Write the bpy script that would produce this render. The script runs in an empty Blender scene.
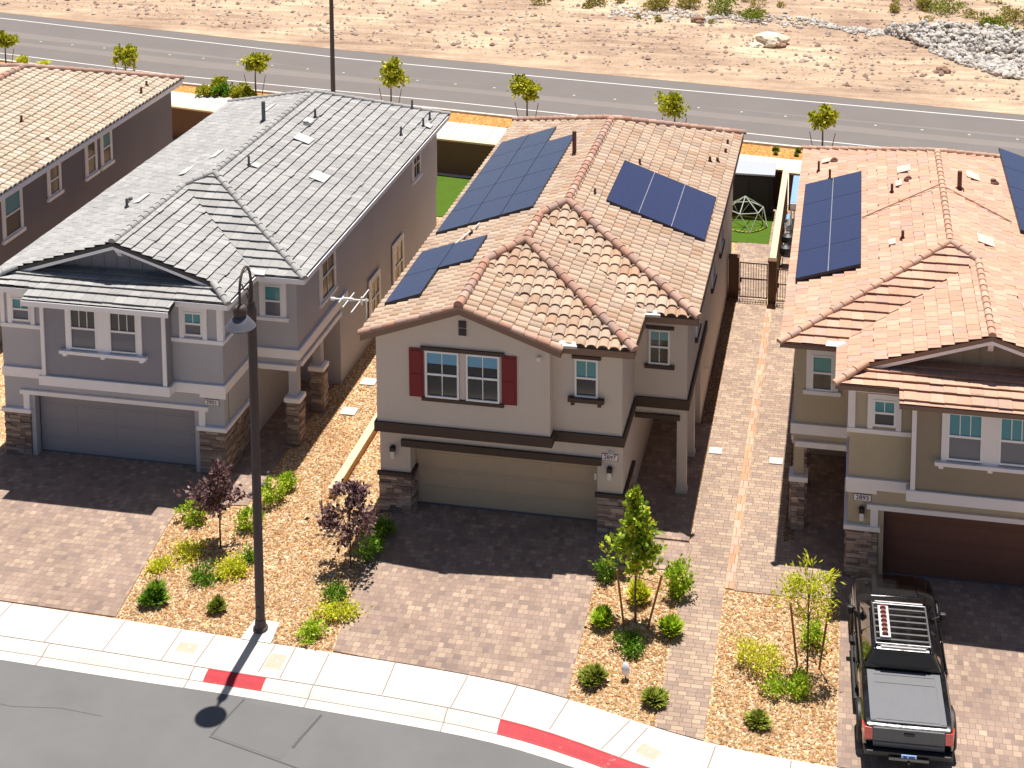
import bpy, bmesh, math, random
from mathutils import Vector, Matrix, noise
random.seed(7)
R = math.radians
scene = bpy.context.scene
COL = scene.collection
ORG = {}

# ------------------------------------------------------------------ helpers
def lin(c):
    return tuple(((v/255.0)/12.92 if v/255.0 <= 0.04045 else ((v/255.0+0.055)/1.055)**2.4) for v in c)

class MB:
    """collects geometry for ONE mesh object"""
    def __init__(s):
        s.v = []; s.f = []; s.uv = []
    def face(s, idx, uv=(0.5, 0.5)):
        s.f.append(tuple(idx)); s.uv.append(uv)
    def add(s, pts, faces, uv=(0.5, 0.5)):
        n = len(s.v); s.v += [tuple(p) for p in pts]
        for f in faces:
            s.face([n+i for i in f], uv)
    def hexa(s, p, uv=(0.5, 0.5)):
        s.add(p, [(0,3,2,1),(4,5,6,7),(0,1,5,4),(1,2,6,5),(2,3,7,6),(3,0,4,7)], uv)
    def box(s, x0, x1, y0, y1, z0, z1, uv=(0.5, 0.5)):
        x0,x1 = min(x0,x1),max(x0,x1); y0,y1 = min(y0,y1),max(y0,y1); z0,z1 = min(z0,z1),max(z0,z1)
        s.hexa([(x0,y0,z0),(x1,y0,z0),(x1,y1,z0),(x0,y1,z0),(x0,y0,z1),(x1,y0,z1),(x1,y1,z1),(x0,y1,z1)], uv)
    def pbox(s, P, u0, u1, d0, d1, z0, z1, uv=(0.5, 0.5)):
        s.hexa([P(u0,d0,z0),P(u1,d0,z0),P(u1,d1,z0),P(u0,d1,z0),P(u0,d0,z1),P(u1,d0,z1),P(u1,d1,z1),P(u0,d1,z1)], uv)
    def prism(s, poly, vec, uv=(0.5, 0.5)):
        n = len(poly); vec = Vector(vec)
        pts = [Vector(p) for p in poly] + [Vector(p)+vec for p in poly]
        fs = [tuple(range(n))[::-1], tuple(range(n, 2*n))]
        for i in range(n):
            j = (i+1) % n; fs.append((i, j, n+j, n+i))
        s.add(pts, fs, uv)
    def tube(s, path, radii, n=8, uv=(0.5, 0.5), cap=True):
        path = [Vector(p) for p in path]
        if not isinstance(radii, (list, tuple)): radii = [radii]*len(path)
        base = len(s.v); ref = None
        for i, p in enumerate(path):
            if i == 0: t = path[1]-path[0]
            elif i == len(path)-1: t = path[-1]-path[-2]
            else: t = path[i+1]-path[i-1]
            t.normalize()
            if ref is None:
                ref = Vector((0,0,1)) if abs(t.z) < .9 else Vector((1,0,0))
            a = t.cross(ref); a.normalize(); b = t.cross(a); b.normalize(); ref = -b if False else ref
            for k in range(n):
                th = 2*math.pi*k/n
                s.v.append(tuple(p + a*math.cos(th)*radii[i] + b*math.sin(th)*radii[i]))
        for i in range(len(path)-1):
            for k in range(n):
                k2 = (k+1) % n
                s.face((base+i*n+k, base+i*n+k2, base+(i+1)*n+k2, base+(i+1)*n+k), uv)
        if cap:
            s.face([base+k for k in range(n)][::-1], uv)
            s.face([base+(len(path)-1)*n+k for k in range(n)], uv)
    def lathe(s, c, prof, n=20, uv=(0.5, 0.5)):
        base = len(s.v); m = len(prof)
        for r, z in prof:
            for k in range(n):
                th = 2*math.pi*k/n
                s.v.append((c[0]+r*math.cos(th), c[1]+r*math.sin(th), c[2]+z))
        for i in range(m-1):
            for k in range(n):
                k2 = (k+1) % n
                s.face((base+i*n+k, base+i*n+k2, base+(i+1)*n+k2, base+(i+1)*n+k), uv)
        s.face([base+k for k in range(n)][::-1], uv)
        s.face([base+(m-1)*n+k for k in range(n)], uv)
    def rock(s, c, r, uv=None, flat=.7):
        t = random.random()
        base = []
        for (x,y,z) in ICO:
            k = random.uniform(.7, 1.2)
            base.append((x*k, y*k, z*k*flat))
        th = random.uniform(0, 6.28); ca, sa = math.cos(th), math.sin(th)
        sx = random.uniform(.75, 1.3)
        pts = [(c[0]+r*(sx*x*ca-y*sa), c[1]+r*(sx*x*sa+y*ca), c[2]+r*z) for x,y,z in base]
        s.add(pts, ICOF, uv or (random.random(), random.random()))
    def build(s, name, mat, parent=None, smooth=False, recalc=True, bevel=0):
        me = bpy.data.meshes.new(name)
        off = ORG.get(parent.name, Vector((0,0,0))) if parent is not None else Vector((0,0,0))
        me.from_pydata([tuple(Vector(v)-off) for v in s.v], [], s.f)
        uvl = me.uv_layers.new(name='piece')
        li = 0
        data = []
        for f, uv in zip(s.f, s.uv):
            for _ in f: data += [uv[0], uv[1]]
        uvl.data.foreach_set('uv', data)
        if recalc:
            bm = bmesh.new(); bm.from_mesh(me)
            bmesh.ops.recalc_face_normals(bm, faces=bm.faces)
            bm.to_mesh(me); bm.free()
        if smooth:
            me.polygons.foreach_set('use_smooth', [True]*len(me.polygons))
            try: me.set_sharp_from_angle(angle=R(38))
            except Exception: pass
        me.materials.append(mat)
        o = bpy.data.objects.new(name, me); COL.objects.link(o)
        if bevel:
            b = o.modifiers.new('bevel', 'BEVEL'); b.width = bevel; b.segments = 2; b.limit_method = 'ANGLE'
        if parent is not None:
            o.parent = parent; ORG[o.name] = off.copy()
        else:
            ORG[o.name] = Vector((0,0,0))
        return o
_p = (1+5**.5)/2
ICO = [Vector(v).normalized() for v in [(-1,_p,0),(1,_p,0),(-1,-_p,0),(1,-_p,0),(0,-1,_p),(0,1,_p),(0,-1,-_p),(0,1,-_p),(_p,0,-1),(_p,0,1),(-_p,0,-1),(-_p,0,1)]]
ICOF = [(0,11,5),(0,5,1),(0,1,7),(0,7,10),(0,10,11),(1,5,9),(5,11,4),(11,10,2),(10,7,6),(7,1,8),(3,9,4),(3,4,2),(3,2,6),(3,6,8),(3,8,9),(4,9,5),(2,4,11),(6,2,10),(8,6,7),(9,8,1)]

def tag(o, label=None, cat=None, group=None, kind=None):
    if label: o['label'] = label
    if cat: o['category'] = cat
    if group: o['group'] = group
    if kind: o['kind'] = kind
    return o
def thing(name, label, cat, loc=(0,0,0), group=None, rz=0):
    o = bpy.data.objects.new(name, None); COL.objects.link(o)
    o.location = loc; o.rotation_euler = (0,0,rz); o.empty_display_size = .2
    ORG[o.name] = Vector(loc)
    return tag(o, label, cat, group)
def structure(o): o['kind'] = 'structure'; return o
def front(c):  return lambda u,d,z: (u, c-d, z)      # wall facing -Y at y=c
def right(c):  return lambda u,d,z: (c+d, u, z)      # wall facing +X at x=c
def left(c):   return lambda u,d,z: (c-d, u, z)
def back(c):   return lambda u,d,z: (u, c+d, z)

# ------------------------------------------------------------------ materials
def new_mat(name):
    m = bpy.data.materials.new(name); m.use_nodes = True
    nt = m.node_tree; b = nt.nodes['Principled BSDF']
    return m, nt, b
def N(nt, t, **kw):
    n = nt.nodes.new(t)
    for k, v in kw.items(): setattr(n, k, v)
    return n
def ramp(nt, stops, interp='LINEAR'):
    r = N(nt, 'ShaderNodeValToRGB'); r.color_ramp.interpolation = interp
    el = r.color_ramp.elements
    while len(el) < len(stops): el.new(1)
    for e, (p, c) in zip(el, stops): e.position = p; e.color = (*c, 1)
    return r
def mapr(nt, src, lo, hi, a=0.0, b=1.0):
    m = N(nt, 'ShaderNodeMapRange'); nt.links.new(src, m.inputs[0])
    m.inputs[1].default_value = lo; m.inputs[2].default_value = hi; m.inputs[3].default_value = a; m.inputs[4].default_value = b
    return m.outputs[0]
def noise_tex(nt, scale, detail=4, rough=.6, vec=None):
    n = N(nt, 'ShaderNodeTexNoise'); n.inputs['Scale'].default_value = scale
    n.inputs['Detail'].default_value = detail; n.inputs['Roughness'].default_value = rough
    if vec is None:
        g = N(nt, 'ShaderNodeNewGeometry'); vec = g.outputs['Position']
    nt.links.new(vec, n.inputs['Vector'])
    return n
def mul(nt, col, fac_socket, lo, hi):
    """multiply a colour by a value mapped from a noise"""
    m = N(nt, 'ShaderNodeMix', data_type='RGBA', blend_type='MULTIPLY'); m.inputs[0].default_value = 1
    nt.links.new(col, m.inputs[6])
    v = mapr(nt, fac_socket, .25, .75, lo, hi)
    c = N(nt, 'ShaderNodeCombineColor')
    for i in range(3): nt.links.new(v, c.inputs[i])
    nt.links.new(c.outputs[0], m.inputs[7])
    return m.outputs[2]
def bump(nt, b, h, strength=.3, dist=.02):
    n = N(nt, 'ShaderNodeBump'); n.inputs['Strength'].default_value = strength; n.inputs['Distance'].default_value = dist
    nt.links.new(h, n.inputs['Height']); nt.links.new(n.outputs[0], b.inputs['Normal'])
def surf(name, rgb, rough=.9, var=.08, scale=3, bscale=60, bstr=.25, bdist=.01, fine=None, spec=.3):
    m, nt, b = new_mat(name)
    c = N(nt, 'ShaderNodeRGB'); c.outputs[0].default_value = (*lin(rgb), 1)
    n1 = noise_tex(nt, scale, 5, .65)
    out = mul(nt, c.outputs[0], n1.outputs[0], 1-var, 1+var)
    n2 = noise_tex(nt, bscale, 3, .6)
    out = mul(nt, out, n2.outputs[0], 1-var*.7, 1+var*.7)
    nt.links.new(out, b.inputs['Base Color'])
    b.inputs['Roughness'].default_value = rough; b.inputs['Specular IOR Level'].default_value = spec
    if bstr: bump(nt, b, n2.outputs[0], bstr, bdist)
    return m
def stucco(name, rgb):
    m, nt, b = new_mat(name)
    c = N(nt, 'ShaderNodeRGB'); c.outputs[0].default_value = (*lin(rgb), 1)
    g = N(nt, 'ShaderNodeNewGeometry')
    mp = N(nt, 'ShaderNodeMapping'); mp.inputs['Scale'].default_value = (5, 5, .35); nt.links.new(g.outputs['Position'], mp.inputs[0])
    s1 = noise_tex(nt, 1.0, 4, .6, mp.outputs[0]); s2 = noise_tex(nt, .5, 4, .6); s3 = noise_tex(nt, 70, 3, .6)
    out = mul(nt, c.outputs[0], s1.outputs[0], .978, 1.015); out = mul(nt, out, s2.outputs[0], .95, 1.05); out = mul(nt, out, s3.outputs[0], .93, 1.07)
    nt.links.new(out, b.inputs['Base Color']); b.inputs['Roughness'].default_value = .95; b.inputs['Specular IOR Level'].default_value = .2
    bump(nt, b, s3.outputs[0], .45, .01); return m
def plain(name, rgb, rough=.5, metal=0, coat=0, spec=.5):
    m, nt, b = new_mat(name)
    b.inputs['Base Color'].default_value = (*lin(rgb), 1)
    b.inputs['Roughness'].default_value = rough; b.inputs['Metallic'].default_value = metal
    b.inputs['Coat Weight'].default_value = coat; b.inputs['Coat Roughness'].default_value = .05
    b.inputs['Specular IOR Level'].default_value = spec
    n = noise_tex(nt, 9, 4)
    nt.links.new(mapr(nt, n.outputs[0], .3, .7, max(rough-.06,0.02), rough+.08), b.inputs['Roughness'])
    return m
def by_id(name, cols, rough=.8, var=.12, scale=25, bstr=.2, spec=.3, grime=.12, transl=0):
    """colour picked per tile / stone / leaf from the constant uv of its faces"""
    m, nt, b = new_mat(name)
    uv = N(nt, 'ShaderNodeUVMap'); uv.uv_map = 'piece'
    w = N(nt, 'ShaderNodeTexWhiteNoise', noise_dimensions='2D'); nt.links.new(uv.outputs[0], w.inputs[0])
    k = len(cols)
    r = ramp(nt, [((i+.0)/k, lin(c)) for i, c in enumerate(cols)], 'CONSTANT')
    nt.links.new(w.outputs['Value'], r.inputs[0])
    sep = N(nt, 'ShaderNodeSeparateColor'); nt.links.new(w.outputs['Color'], sep.inputs[0])
    out = mul(nt, r.outputs[0], sep.outputs[1], 1-var, 1+var)
    if grime:
        n1 = noise_tex(nt, scale, 5, .7); out = mul(nt, out, n1.outputs[0], 1-grime, 1+grime)
        n3 = noise_tex(nt, .6, 3, .6); out = mul(nt, out, n3.outputs[0], 1-grime*.6, 1+grime*.6)
        if bstr: bump(nt, b, n1.outputs[0], bstr, .01)
    nt.links.new(out, b.inputs['Base Color'])
    b.inputs['Roughness'].default_value = rough; b.inputs['Specular IOR Level'].default_value = spec
    if transl:
        t = N(nt, 'ShaderNodeBsdfTranslucent'); nt.links.new(out, t.inputs[0])
        mx = N(nt, 'ShaderNodeMixShader'); mx.inputs[0].default_value = transl
        nt.links.new(b.outputs[0], mx.inputs[1]); nt.links.new(t.outputs[0], mx.inputs[2])
        o = nt.nodes['Material Output']; nt.links.new(mx.outputs[0], o.inputs[0])
    return m
def paver_mat(name, cols, bw=.25, rh=.165, rot=0.0, mortar=(118,100,92), grime=.18):
    m, nt, b = new_mat(name)
    g = N(nt, 'ShaderNodeNewGeometry')
    mp = N(nt, 'ShaderNodeMapping'); mp.inputs['Rotation'].default_value = (0,0,rot)
    nt.links.new(g.outputs['Position'], mp.inputs[0])
    # two sizes of brick chosen course band by course band
    def brick(w, h, off):
        br = N(nt, 'ShaderNodeTexBrick'); br.offset = off; br.squash = .72; br.squash_frequency = 3
        br.inputs['Scale'].default_value = 1; br.inputs['Mortar Size'].default_value = .008
        br.inputs['Mortar Smooth'].default_value = .3; br.inputs['Bias'].default_value = 0
        br.inputs['Brick Width'].default_value = w; br.inputs['Row Height'].default_value = h
        br.inputs['Color1'].default_value = (0,0,0,1); br.inputs['Color2'].default_value = (1,1,1,1)
        br.inputs['Mortar'].default_value = (.5,.5,.5,1)
        nt.links.new(mp.outputs[0], br.inputs['Vector']); return br
    b1 = brick(bw, rh, .41)
    k = len(cols)
    r = ramp(nt, [((i)/k, lin(c)) for i, c in enumerate(cols)], 'LINEAR')
    nt.links.new(b1.outputs['Color'], r.inputs[0])
    n0 = noise_tex(nt, .55, 4, .65); out = mul(nt, r.outputs[0], n0.outputs[0], 1-grime, 1+grime*.7)
    n1 = noise_tex(nt, 38, 4, .7); out = mul(nt, out, n1.outputs[0], .86, 1.12)
    mx = N(nt, 'ShaderNodeMix', data_type='RGBA'); nt.links.new(b1.outputs['Fac'], mx.inputs[0])
    nt.links.new(out, mx.inputs[6]); mx.inputs[7].default_value = (*lin(mortar), 1)
    nt.links.new(mx.outputs[2], b.inputs['Base Color'])
    b.inputs['Roughness'].default_value = .9; b.inputs['Specular IOR Level'].default_value = .25
    inv = N(nt, 'ShaderNodeMath', operation='SUBTRACT'); inv.inputs[0].default_value = 1; nt.links.new(b1.outputs['Fac'], inv.inputs[1])
    ad = N(nt, 'ShaderNodeMath', operation='MULTIPLY_ADD'); nt.links.new(n1.outputs[0], ad.inputs[0]); ad.inputs[1].default_value = .35
    nt.links.new(inv.outputs[0], ad.inputs[2])
    bump(nt, b, ad.outputs[0], .5, .012)
    return m
def gravel_mat(name, cols, scale=24, base=1.0):
    m, nt, b = new_mat(name)
    g = N(nt, 'ShaderNodeNewGeometry')
    v = N(nt, 'ShaderNodeTexVoronoi'); v.inputs['Scale'].default_value = scale
    nt.links.new(g.outputs['Position'], v.inputs['Vector'])
    sep = N(nt, 'ShaderNodeSeparateColor'); nt.links.new(v.outputs['Color'], sep.inputs[0])
    k = len(cols)
    r = ramp(nt, [(i/k, lin(c)) for i, c in enumerate(cols)], 'CONSTANT'); nt.links.new(sep.outputs[0], r.inputs[0])
    out = mul(nt, r.outputs[0], sep.outputs[1], .8, 1.15)
    n0 = noise_tex(nt, .8, 4); out = mul(nt, out, n0.outputs[0], .88, 1.08)
    nt.links.new(out, b.inputs['Base Color']); b.inputs['Roughness'].default_value = .95
    b.inputs['Specular IOR Level'].default_value = .2
    inv = N(nt, 'ShaderNodeMath', operation='SUBTRACT'); inv.inputs[0].default_value = 1; nt.links.new(v.outputs['Distance'], inv.inputs[1])
    bump(nt, b, inv.outputs[0], 1.0, .03)
    return m

M = {}
M['stucco_tan'] = stucco('stucco_tan', (210,199,190))
M['stucco_grey'] = stucco('stucco_grey', (184,184,192))
M['stucco_dark_grey'] = stucco('stucco_dark_grey', (148,147,157))
M['stucco_olive'] = stucco('stucco_olive', (184,170,148))
M['stucco_dark_olive'] = stucco('stucco_dark_olive', (154,141,124))
M['stucco_brown'] = stucco('stucco_brown', (126,122,130))
M['trim_brown'] = surf('trim_brown', (84,70,62), .8, .06, 2, 60, .15, .005)
M['trim_white'] = surf('trim_white', (246,244,248), .75, .03, 2, 60, .1, .004)
M['trim_lilac'] = surf('trim_lilac', (240,234,236), .75, .03, 2, 60, .1, .004)
M['fascia_brown'] = surf('fascia_brown', (138,112,97), .8, .06, 2, 60, .1, .004)
M['fascia_dark'] = surf('fascia_dark', (78,74,76), .8, .06, 2, 60, .1, .004)
M['door_beige'] = surf('door_beige', (202,180,154), .55, .03, 1.5, 40, .05, .003)
M['door_grey'] = surf('door_grey', (158,154,160), .55, .03, 1.5, 40, .05, .003)
M['door_brown'] = surf('door_brown', (112,78,68), .55, .05, 1.5, 40, .08, .003)
M['shutter_red'] = surf('shutter_red', (126,44,48), .6, .05, 4, 40, .08, .003)
M['window_white'] = plain('window_white', (238,238,240), .4)
M['pane_dark'] = plain('pane_dark', (26,26,34), .16, 0, .3)
M['screen_grey'] = plain('screen_grey', (100,103,116), .5, 0, .4)
M['screen_dark'] = plain('screen_dark', (64,62,66), .4, 0, .5)
M['blind_blue'] = plain('blind_blue', (96,160,196), .35, 0, .6)
M['blind_teal'] = plain('blind_teal', (74,144,154), .35, 0, .6)
M['blind_cyan'] = plain('blind_cyan', (66,142,160), .35, 0, .6)
M['blind_dark'] = plain('blind_dark', (58,56,58), .35, 0, .6)
M['stone'] = by_id('ledge_stone', [(156,137,127),(123,109,103),(186,165,154),(140,119,110),(170,155,150),(111,98,98),(201,177,160)], .9, .12, 22, .5)
M['stone_tan'] = by_id('ledge_stone_tan', [(152,135,126),(125,111,104),(174,157,144),(135,119,110),(162,147,139),(112,100,96)], .9, .12, 22, .5)
M['tile_terracotta'] = by_id('clay_tile', [(182,159,139),(175,149,126),(188,167,148),(168,147,131),(190,164,141),(179,154,134),(172,139,115),(184,161,142)], .85, .07, 14, .25)
M['ridge_terracotta'] = by_id('clay_ridge_tile', [(183,148,132),(171,136,118),(191,160,143),(173,129,111),(164,137,126)], .85, .08, 14, .25)
M['tile_grey'] = by_id('grey_flat_tile', [(161,159,157),(154,152,150),(166,164,162),(158,155,153),(151,149,149)], .8, .05, 10, .2)
M['tile_pink'] = by_id('pink_flat_tile', [(196,157,134),(190,148,126),(201,165,143),(187,147,126),(180,150,136),(195,154,129)], .85, .05, 10, .2)
M['tile_cream'] = by_id('cream_tile', [(195,179,160),(187,169,149),(201,186,170),(181,161,141),(191,173,153)], .85, .06, 12, .25)
M['asphalt'] = surf('asphalt', (110,109,109), .9, .1, .5, 120, .35, .006)
M['asphalt_far'] = surf('asphalt_far', (116,109,106), .9, .06, .35, 90, .3, .006)
M['concrete'] = surf('concrete', (206,197,187), .9, .1, .9, 80, .2, .004)
M['concrete_far'] = surf('concrete_far', (204,196,186), .9, .05, .8, 80, .2, .004)
M['joint'] = surf('joint', (142,134,127), .95, .05, 2, 50, 0)
M['red_paint'] = surf('red_paint', (178,16,36), .6, .16, 6, 60, .15, .004)
def chipped(name, rgb, under):
    m, nt, b = new_mat(name); n1 = noise_tex(nt, 7, 6, .75); n2 = noise_tex(nt, 1.5, 4)
    a = N(nt, 'ShaderNodeMath', operation='ADD'); nt.links.new(n1.outputs[0], a.inputs[0]); nt.links.new(n2.outputs[0], a.inputs[1])
    f = mapr(nt, a.outputs[0], 1.18, 1.28); mx = N(nt, 'ShaderNodeMix', data_type='RGBA'); nt.links.new(f, mx.inputs[0])
    mx.inputs[6].default_value = (*lin(rgb),1); mx.inputs[7].default_value = (*lin(under),1)
    nt.links.new(mul(nt, mx.outputs[2], n1.outputs[0], .82, 1.12), b.inputs['Base Color']); b.inputs['Roughness'].default_value = .6; return m
M['red_paint'] = chipped('red_paint', (178,16,36), (176,120,112))
M['white_paint'] = surf('white_paint', (222,220,218), .7, .08, 5, 60, .1, .003)
M['crack_seal'] = surf('crack_seal', (82,82,83), .7, .08, 5, 60, 0)
PAV = [(160, 137, 123), (145, 124, 114), (171, 149, 131), (152, 130, 118), (135, 117, 109), (179, 156, 136), (156, 133, 120)]
M['paver'] = paver_mat('driveway_paver', PAV, .2, .185, mortar=(138,116,106), grime=.26)
PAV2 = [(167, 143, 125), (156, 133, 119), (177, 154, 134), (164, 140, 124), (150, 130, 118), (180, 158, 136)]
M['paver_path'] = paver_mat('path_paver', PAV2, .3, .15)
M['paver_edge'] = paver_mat('edge_paver', [(200,152,122),(188,140,110),(206,170,144),(190,160,142)], .24, .42)
GR = [(198, 160, 110), (217, 185, 141), (179, 134, 92), (232, 214, 185), (204, 150, 93), (152, 111, 80), (228, 206, 173), (199, 171, 137), (165, 123, 79)]
M['gravel'] = gravel_mat('gravel_bed', GR, 26)
M['gravel_stone'] = by_id('gravel_stone', GR, .95, .12, 30, 0, .2, .05)
M['orange_gravel'] = gravel_mat('orange_gravel', [(188,136,72),(200,150,86),(172,120,62),(208,164,106),(180,130,74)], 14)
M['turf'] = surf('artificial_turf', (72,100,16), .95, .12, 2.5, 70, .6, .02)
M['wall_block'] = surf('block_wall', (106,82,64), .95, .08, 1.5, 40, .3, .006)
M['wall_cap'] = surf('wall_cap', (214,190,160), .9, .06, 2, 40, .2, .004)
M['wall_tan'] = surf('wall_tan', (200,158,108), .9, .06, 2, 40, .2, .004)
M['black_metal'] = plain('black_metal', (34,30,32), .45)
M['lamp_metal'] = plain('lamp_metal', (80,68,66), .75)
M['shade_metal'] = plain('shade_metal', (84,84,94), .5)
M['pipe_brown'] = plain('pipe_brown', (104,62,50), .6)
M['pipe_grey'] = plain('pipe_grey', (96,96,100), .55)
M['flash_white'] = plain('flash_white', (200,197,192), .5)
M['panel_cell'] = plain('panel_cell', (40,42,80), .3, 0, 1.0)
M['panel_frame'] = plain('panel_frame', (40,42,54), .4, .4)
M['rail_silver'] = plain('rail_silver', (190,190,196), .35, .7)
M['lamp_white'] = plain('lamp_white', (230,230,226), .4)
M['patch_grey'] = plain('patch_grey', (196,194,190), .7)
M['patch_pink'] = plain('patch_pink', (222,192,174), .7)
M['plate_white'] = plain('plate_white', (236,228,232), .5)
M['digit_black'] = plain('digit_black', (40,36,38), .6)
M['wood_stake'] = surf('wood_stake', (150,112,78), .9, .12, 9, 40, .3, .004)
M['bark'] = surf('bark', (112,92,76), .95, .15, 14, 60, .5, .006)
M['bark_dark'] = surf('bark_dark', (86,66,58), .95, .15, 14, 60, .5, .006)
LG = lambda n, cols, t=.35: by_id(n, cols, .6, .2, 20, 0, .35, 0, t)
M['leaf_bright'] = LG('leaf_bright', [(169,197,39),(139,174,30),(194,213,60),(113,150,25),(211,227,76)])
M['leaf_green'] = LG('leaf_green', [(106,148,34),(85,127,27),(129,167,46),(71,109,25),(148,178,55)])
M['leaf_yellow'] = LG('leaf_yellow', [(220,220,51),(194,204,41),(238,231,81),(169,180,39),(208,206,69)])
M['leaf_olive'] = LG('leaf_olive', [(150,158,58),(126,138,46),(170,174,74),(112,122,44)])
M['leaf_tree'] = LG('leaf_tree', [(174,199,46),(146,176,39),(204,218,71),(120,153,34),(220,204,64),(102,134,32)])
M['leaf_far'] = LG('leaf_far', [(174, 176, 41), (144, 151, 34), (207, 200, 53), (120, 130, 32), (219, 211, 61)], .4)
M['leaf_purple'] = LG('leaf_purple', [(96,66,70),(122,92,92),(76,50,58),(146,116,112),(106,70,72),(168,140,134)], .2)
M['leaf_scrub'] = LG('leaf_scrub', [(174,164,76),(148,141,64),(194,180,97),(127,125,60),(164,148,85)])
M['tyre'] = plain('tyre', (26,25,26), .85)
M['car_black'] = plain('car_black', (14,14,16), .16, 0, 1.0)
M['car_trim'] = plain('car_trim', (30,29,31), .55)
M['car_glass'] = plain('car_glass', (12,12,14), .04, 0, 1.0)
M['car_grey'] = plain('car_grey', (84,84,88), .5)
M['tonneau'] = plain('tonneau', (106,106,110), .5)
M['rack_metal'] = plain('rack_metal', (112,110,112), .4, .4)
M['board_white'] = plain('board_white', (196,190,188), .5)
M['board_red'] = plain('board_red', (126,66,58), .5)
M['light_red'] = plain('light_red', (214,40,22), .25, 0, .8)
M['light_amber'] = plain('light_amber', (206,120,30), .3, 0, .6)
M['plate_blue'] = plain('plate_blue', (150,184,232), .4)
M['plate_navy'] = plain('plate_navy', (40,60,140), .4)
M['chrome'] = plain('chrome', (200,200,204), .2, .9)
M['headlight'] = plain('headlight', (200,206,212), .1, 0, .8)
M['shed_dark'] = surf('shed_dark', (52,48,50), .8, .06, 2, 50, .1, .004)
M['shed_roof'] = plain('shed_roof', (168,172,184), .5)
M['dome_white'] = plain('dome_white', (186,194,180), .45)
M['dome_yellow'] = plain('dome_yellow', (206,190,90), .45)
M['canopy_blue'] = plain('canopy_blue', (132,164,200), .45)
M['fabric_white'] = plain('fabric_white', (228,228,232), .8)
M['grill_silver'] = plain('grill_silver', (180,186,186), .35, .6)
M['charcoal'] = plain('charcoal', (38,38,42), .5)
M['rust_metal'] = plain('gate_brown', (92,60,44), .6)
M['boulder'] = surf('boulder', (224,206,184), .9, .12, 3, 14, .5, .04)
M['boulder_dark'] = surf('boulder_dark', (150,118,100), .9, .14, 3, 14, .5, .04)
M['riprap'] = by_id('riprap_rock', [(194,188,182),(177,170,164),(205,199,192),(161,155,149),(186,177,166),(199,188,177)], .9, .12, 6, .4, .3, .1)
M['desert_stone'] = by_id('desert_stone', [(202,180,163),(176,150,134),(219,202,187),(147,124,111),(193,171,159)], .95, .12, 6, .2, .2, .05)
M['lid'] = surf('utility_lid', (186,170,152), .9, .06, 4, 60, .2, .004)
M['yellow'] = plain('yellow_plastic', (214,190,40), .5)
M['flag_white'] = plain('flag_white', (232,232,244), .5)

# ------------------------------------------------------------------ camera, light, world
cam = bpy.data.cameras.new('camera'); co = bpy.data.objects.new('camera', cam); COL.objects.link(co); scene.camera = co
rot = Matrix(((0.9833066914390298, -0.022601092616436103, 0.1805467839197697), (0.18195590282051508, 0.12213841518236905, -0.9756916813038382), (0.0, 0.9922557120769235, 0.12421192314233558)))
mw = rot.to_4x4(); mw.translation = Vector((12.237460942778622, -40.136531193154056, 24.91593708071612)); co.matrix_world = mw
cam.sensor_width = 36; cam.sensor_fit = 'HORIZONTAL'; cam.lens = 36*1522.8768794800985/1024
cam.shift_x = (512-580.0)/1024; cam.shift_y = (-165.36419553-384)/1024
cam.clip_start = .5; cam.clip_end = 3000
SUN_EL, SUN_ROT = 74.5, 0.0
sl = bpy.data.lights.new('sun', 'SUN'); so = bpy.data.objects.new('sun', sl); COL.objects.link(so)
sl.energy = 5.0; sl.angle = R(.53); sl.color = (1, .955, .88); so.rotation_euler = (-R(90-SUN_EL), 0, R(0.3))
so.location = (0, 20, 60)
w = bpy.data.worlds.new('World'); scene.world = w; w.use_nodes = True
nt = w.node_tree; bg = nt.nodes['Background']
sky = nt.nodes.new('ShaderNodeTexSky'); sky.sky_type = 'NISHITA'; sky.sun_disc = False
sky.sun_elevation = R(SUN_EL); sky.sun_rotation = R(SUN_ROT); sky.air_density = 1.0; sky.dust_density = 1.5; sky.altitude = 600
nt.links.new(sky.outputs[0], bg.inputs[0]); bg.inputs[1].default_value = .05
vs = scene.view_settings; vs.view_transform = 'Standard'; vs.look = 'None'; vs.gamma = 1; vs.exposure = .5; vs.use_curve_mapping = False
scene.cycles.max_bounces = 7; scene.cycles.diffuse_bounces = 4; scene.cycles.glossy_bounces = 3
scene.cycles.use_denoising = True

# ------------------------------------------------------------------ ground, street, paving
def interp(tab, x):
    if x <= tab[0][0]:
        (a,b),(c,d) = tab[0],tab[1]; return b+(d-b)/(c-a)*(x-a)
    for (a,b),(c,d) in zip(tab, tab[1:]):
        if x <= c: return b+(d-b)*(x-a)/(c-a)
    (a,b),(c,d) = tab[-2],tab[-1]; return b+(d-b)/(c-a)*(x-a)
def smoothed(tab, n=2):
    """resample a measured line and round its corners"""
    x0, x1 = tab[0][0], tab[-1][0]
    xs = [x0+(x1-x0)*i/80 for i in range(81)]
    ys = [interp(tab, x) for x in xs]
    for _ in range(n*4):
        ys = [ys[0]]+[(ys[i-1]+2*ys[i]+ys[i+1])/4 for i in range(1, 80)]+[ys[-1]]
    return list(zip(xs, ys))
WALK = smoothed([(-28,-6.1),(-9.47,-6.40),(-5.85,-6.52),(-2.68,-6.68),(1.41,-6.83),(3.43,-6.96),(4.57,-7.06),(5.9,-7.32),(7.48,-7.78),(8.54,-8.10),(9.78,-8.30),(11.67,-8.43),(20,-8.7),(26,-8.8)], 1)
CURB = smoothed([(-28,-7.35),(-8.71,-7.66),(-5.87,-7.75),(-4.19,-7.83),(-1.51,-7.93),(1.48,-8.03),(3.24,-8.14),(4.46,-8.26),(5.65,-8.46),(6.93,-8.86),(7.69,-9.16),(8.6,-9.4),(10,-9.55),(20,-9.9),(26,-10)], 1)
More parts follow.
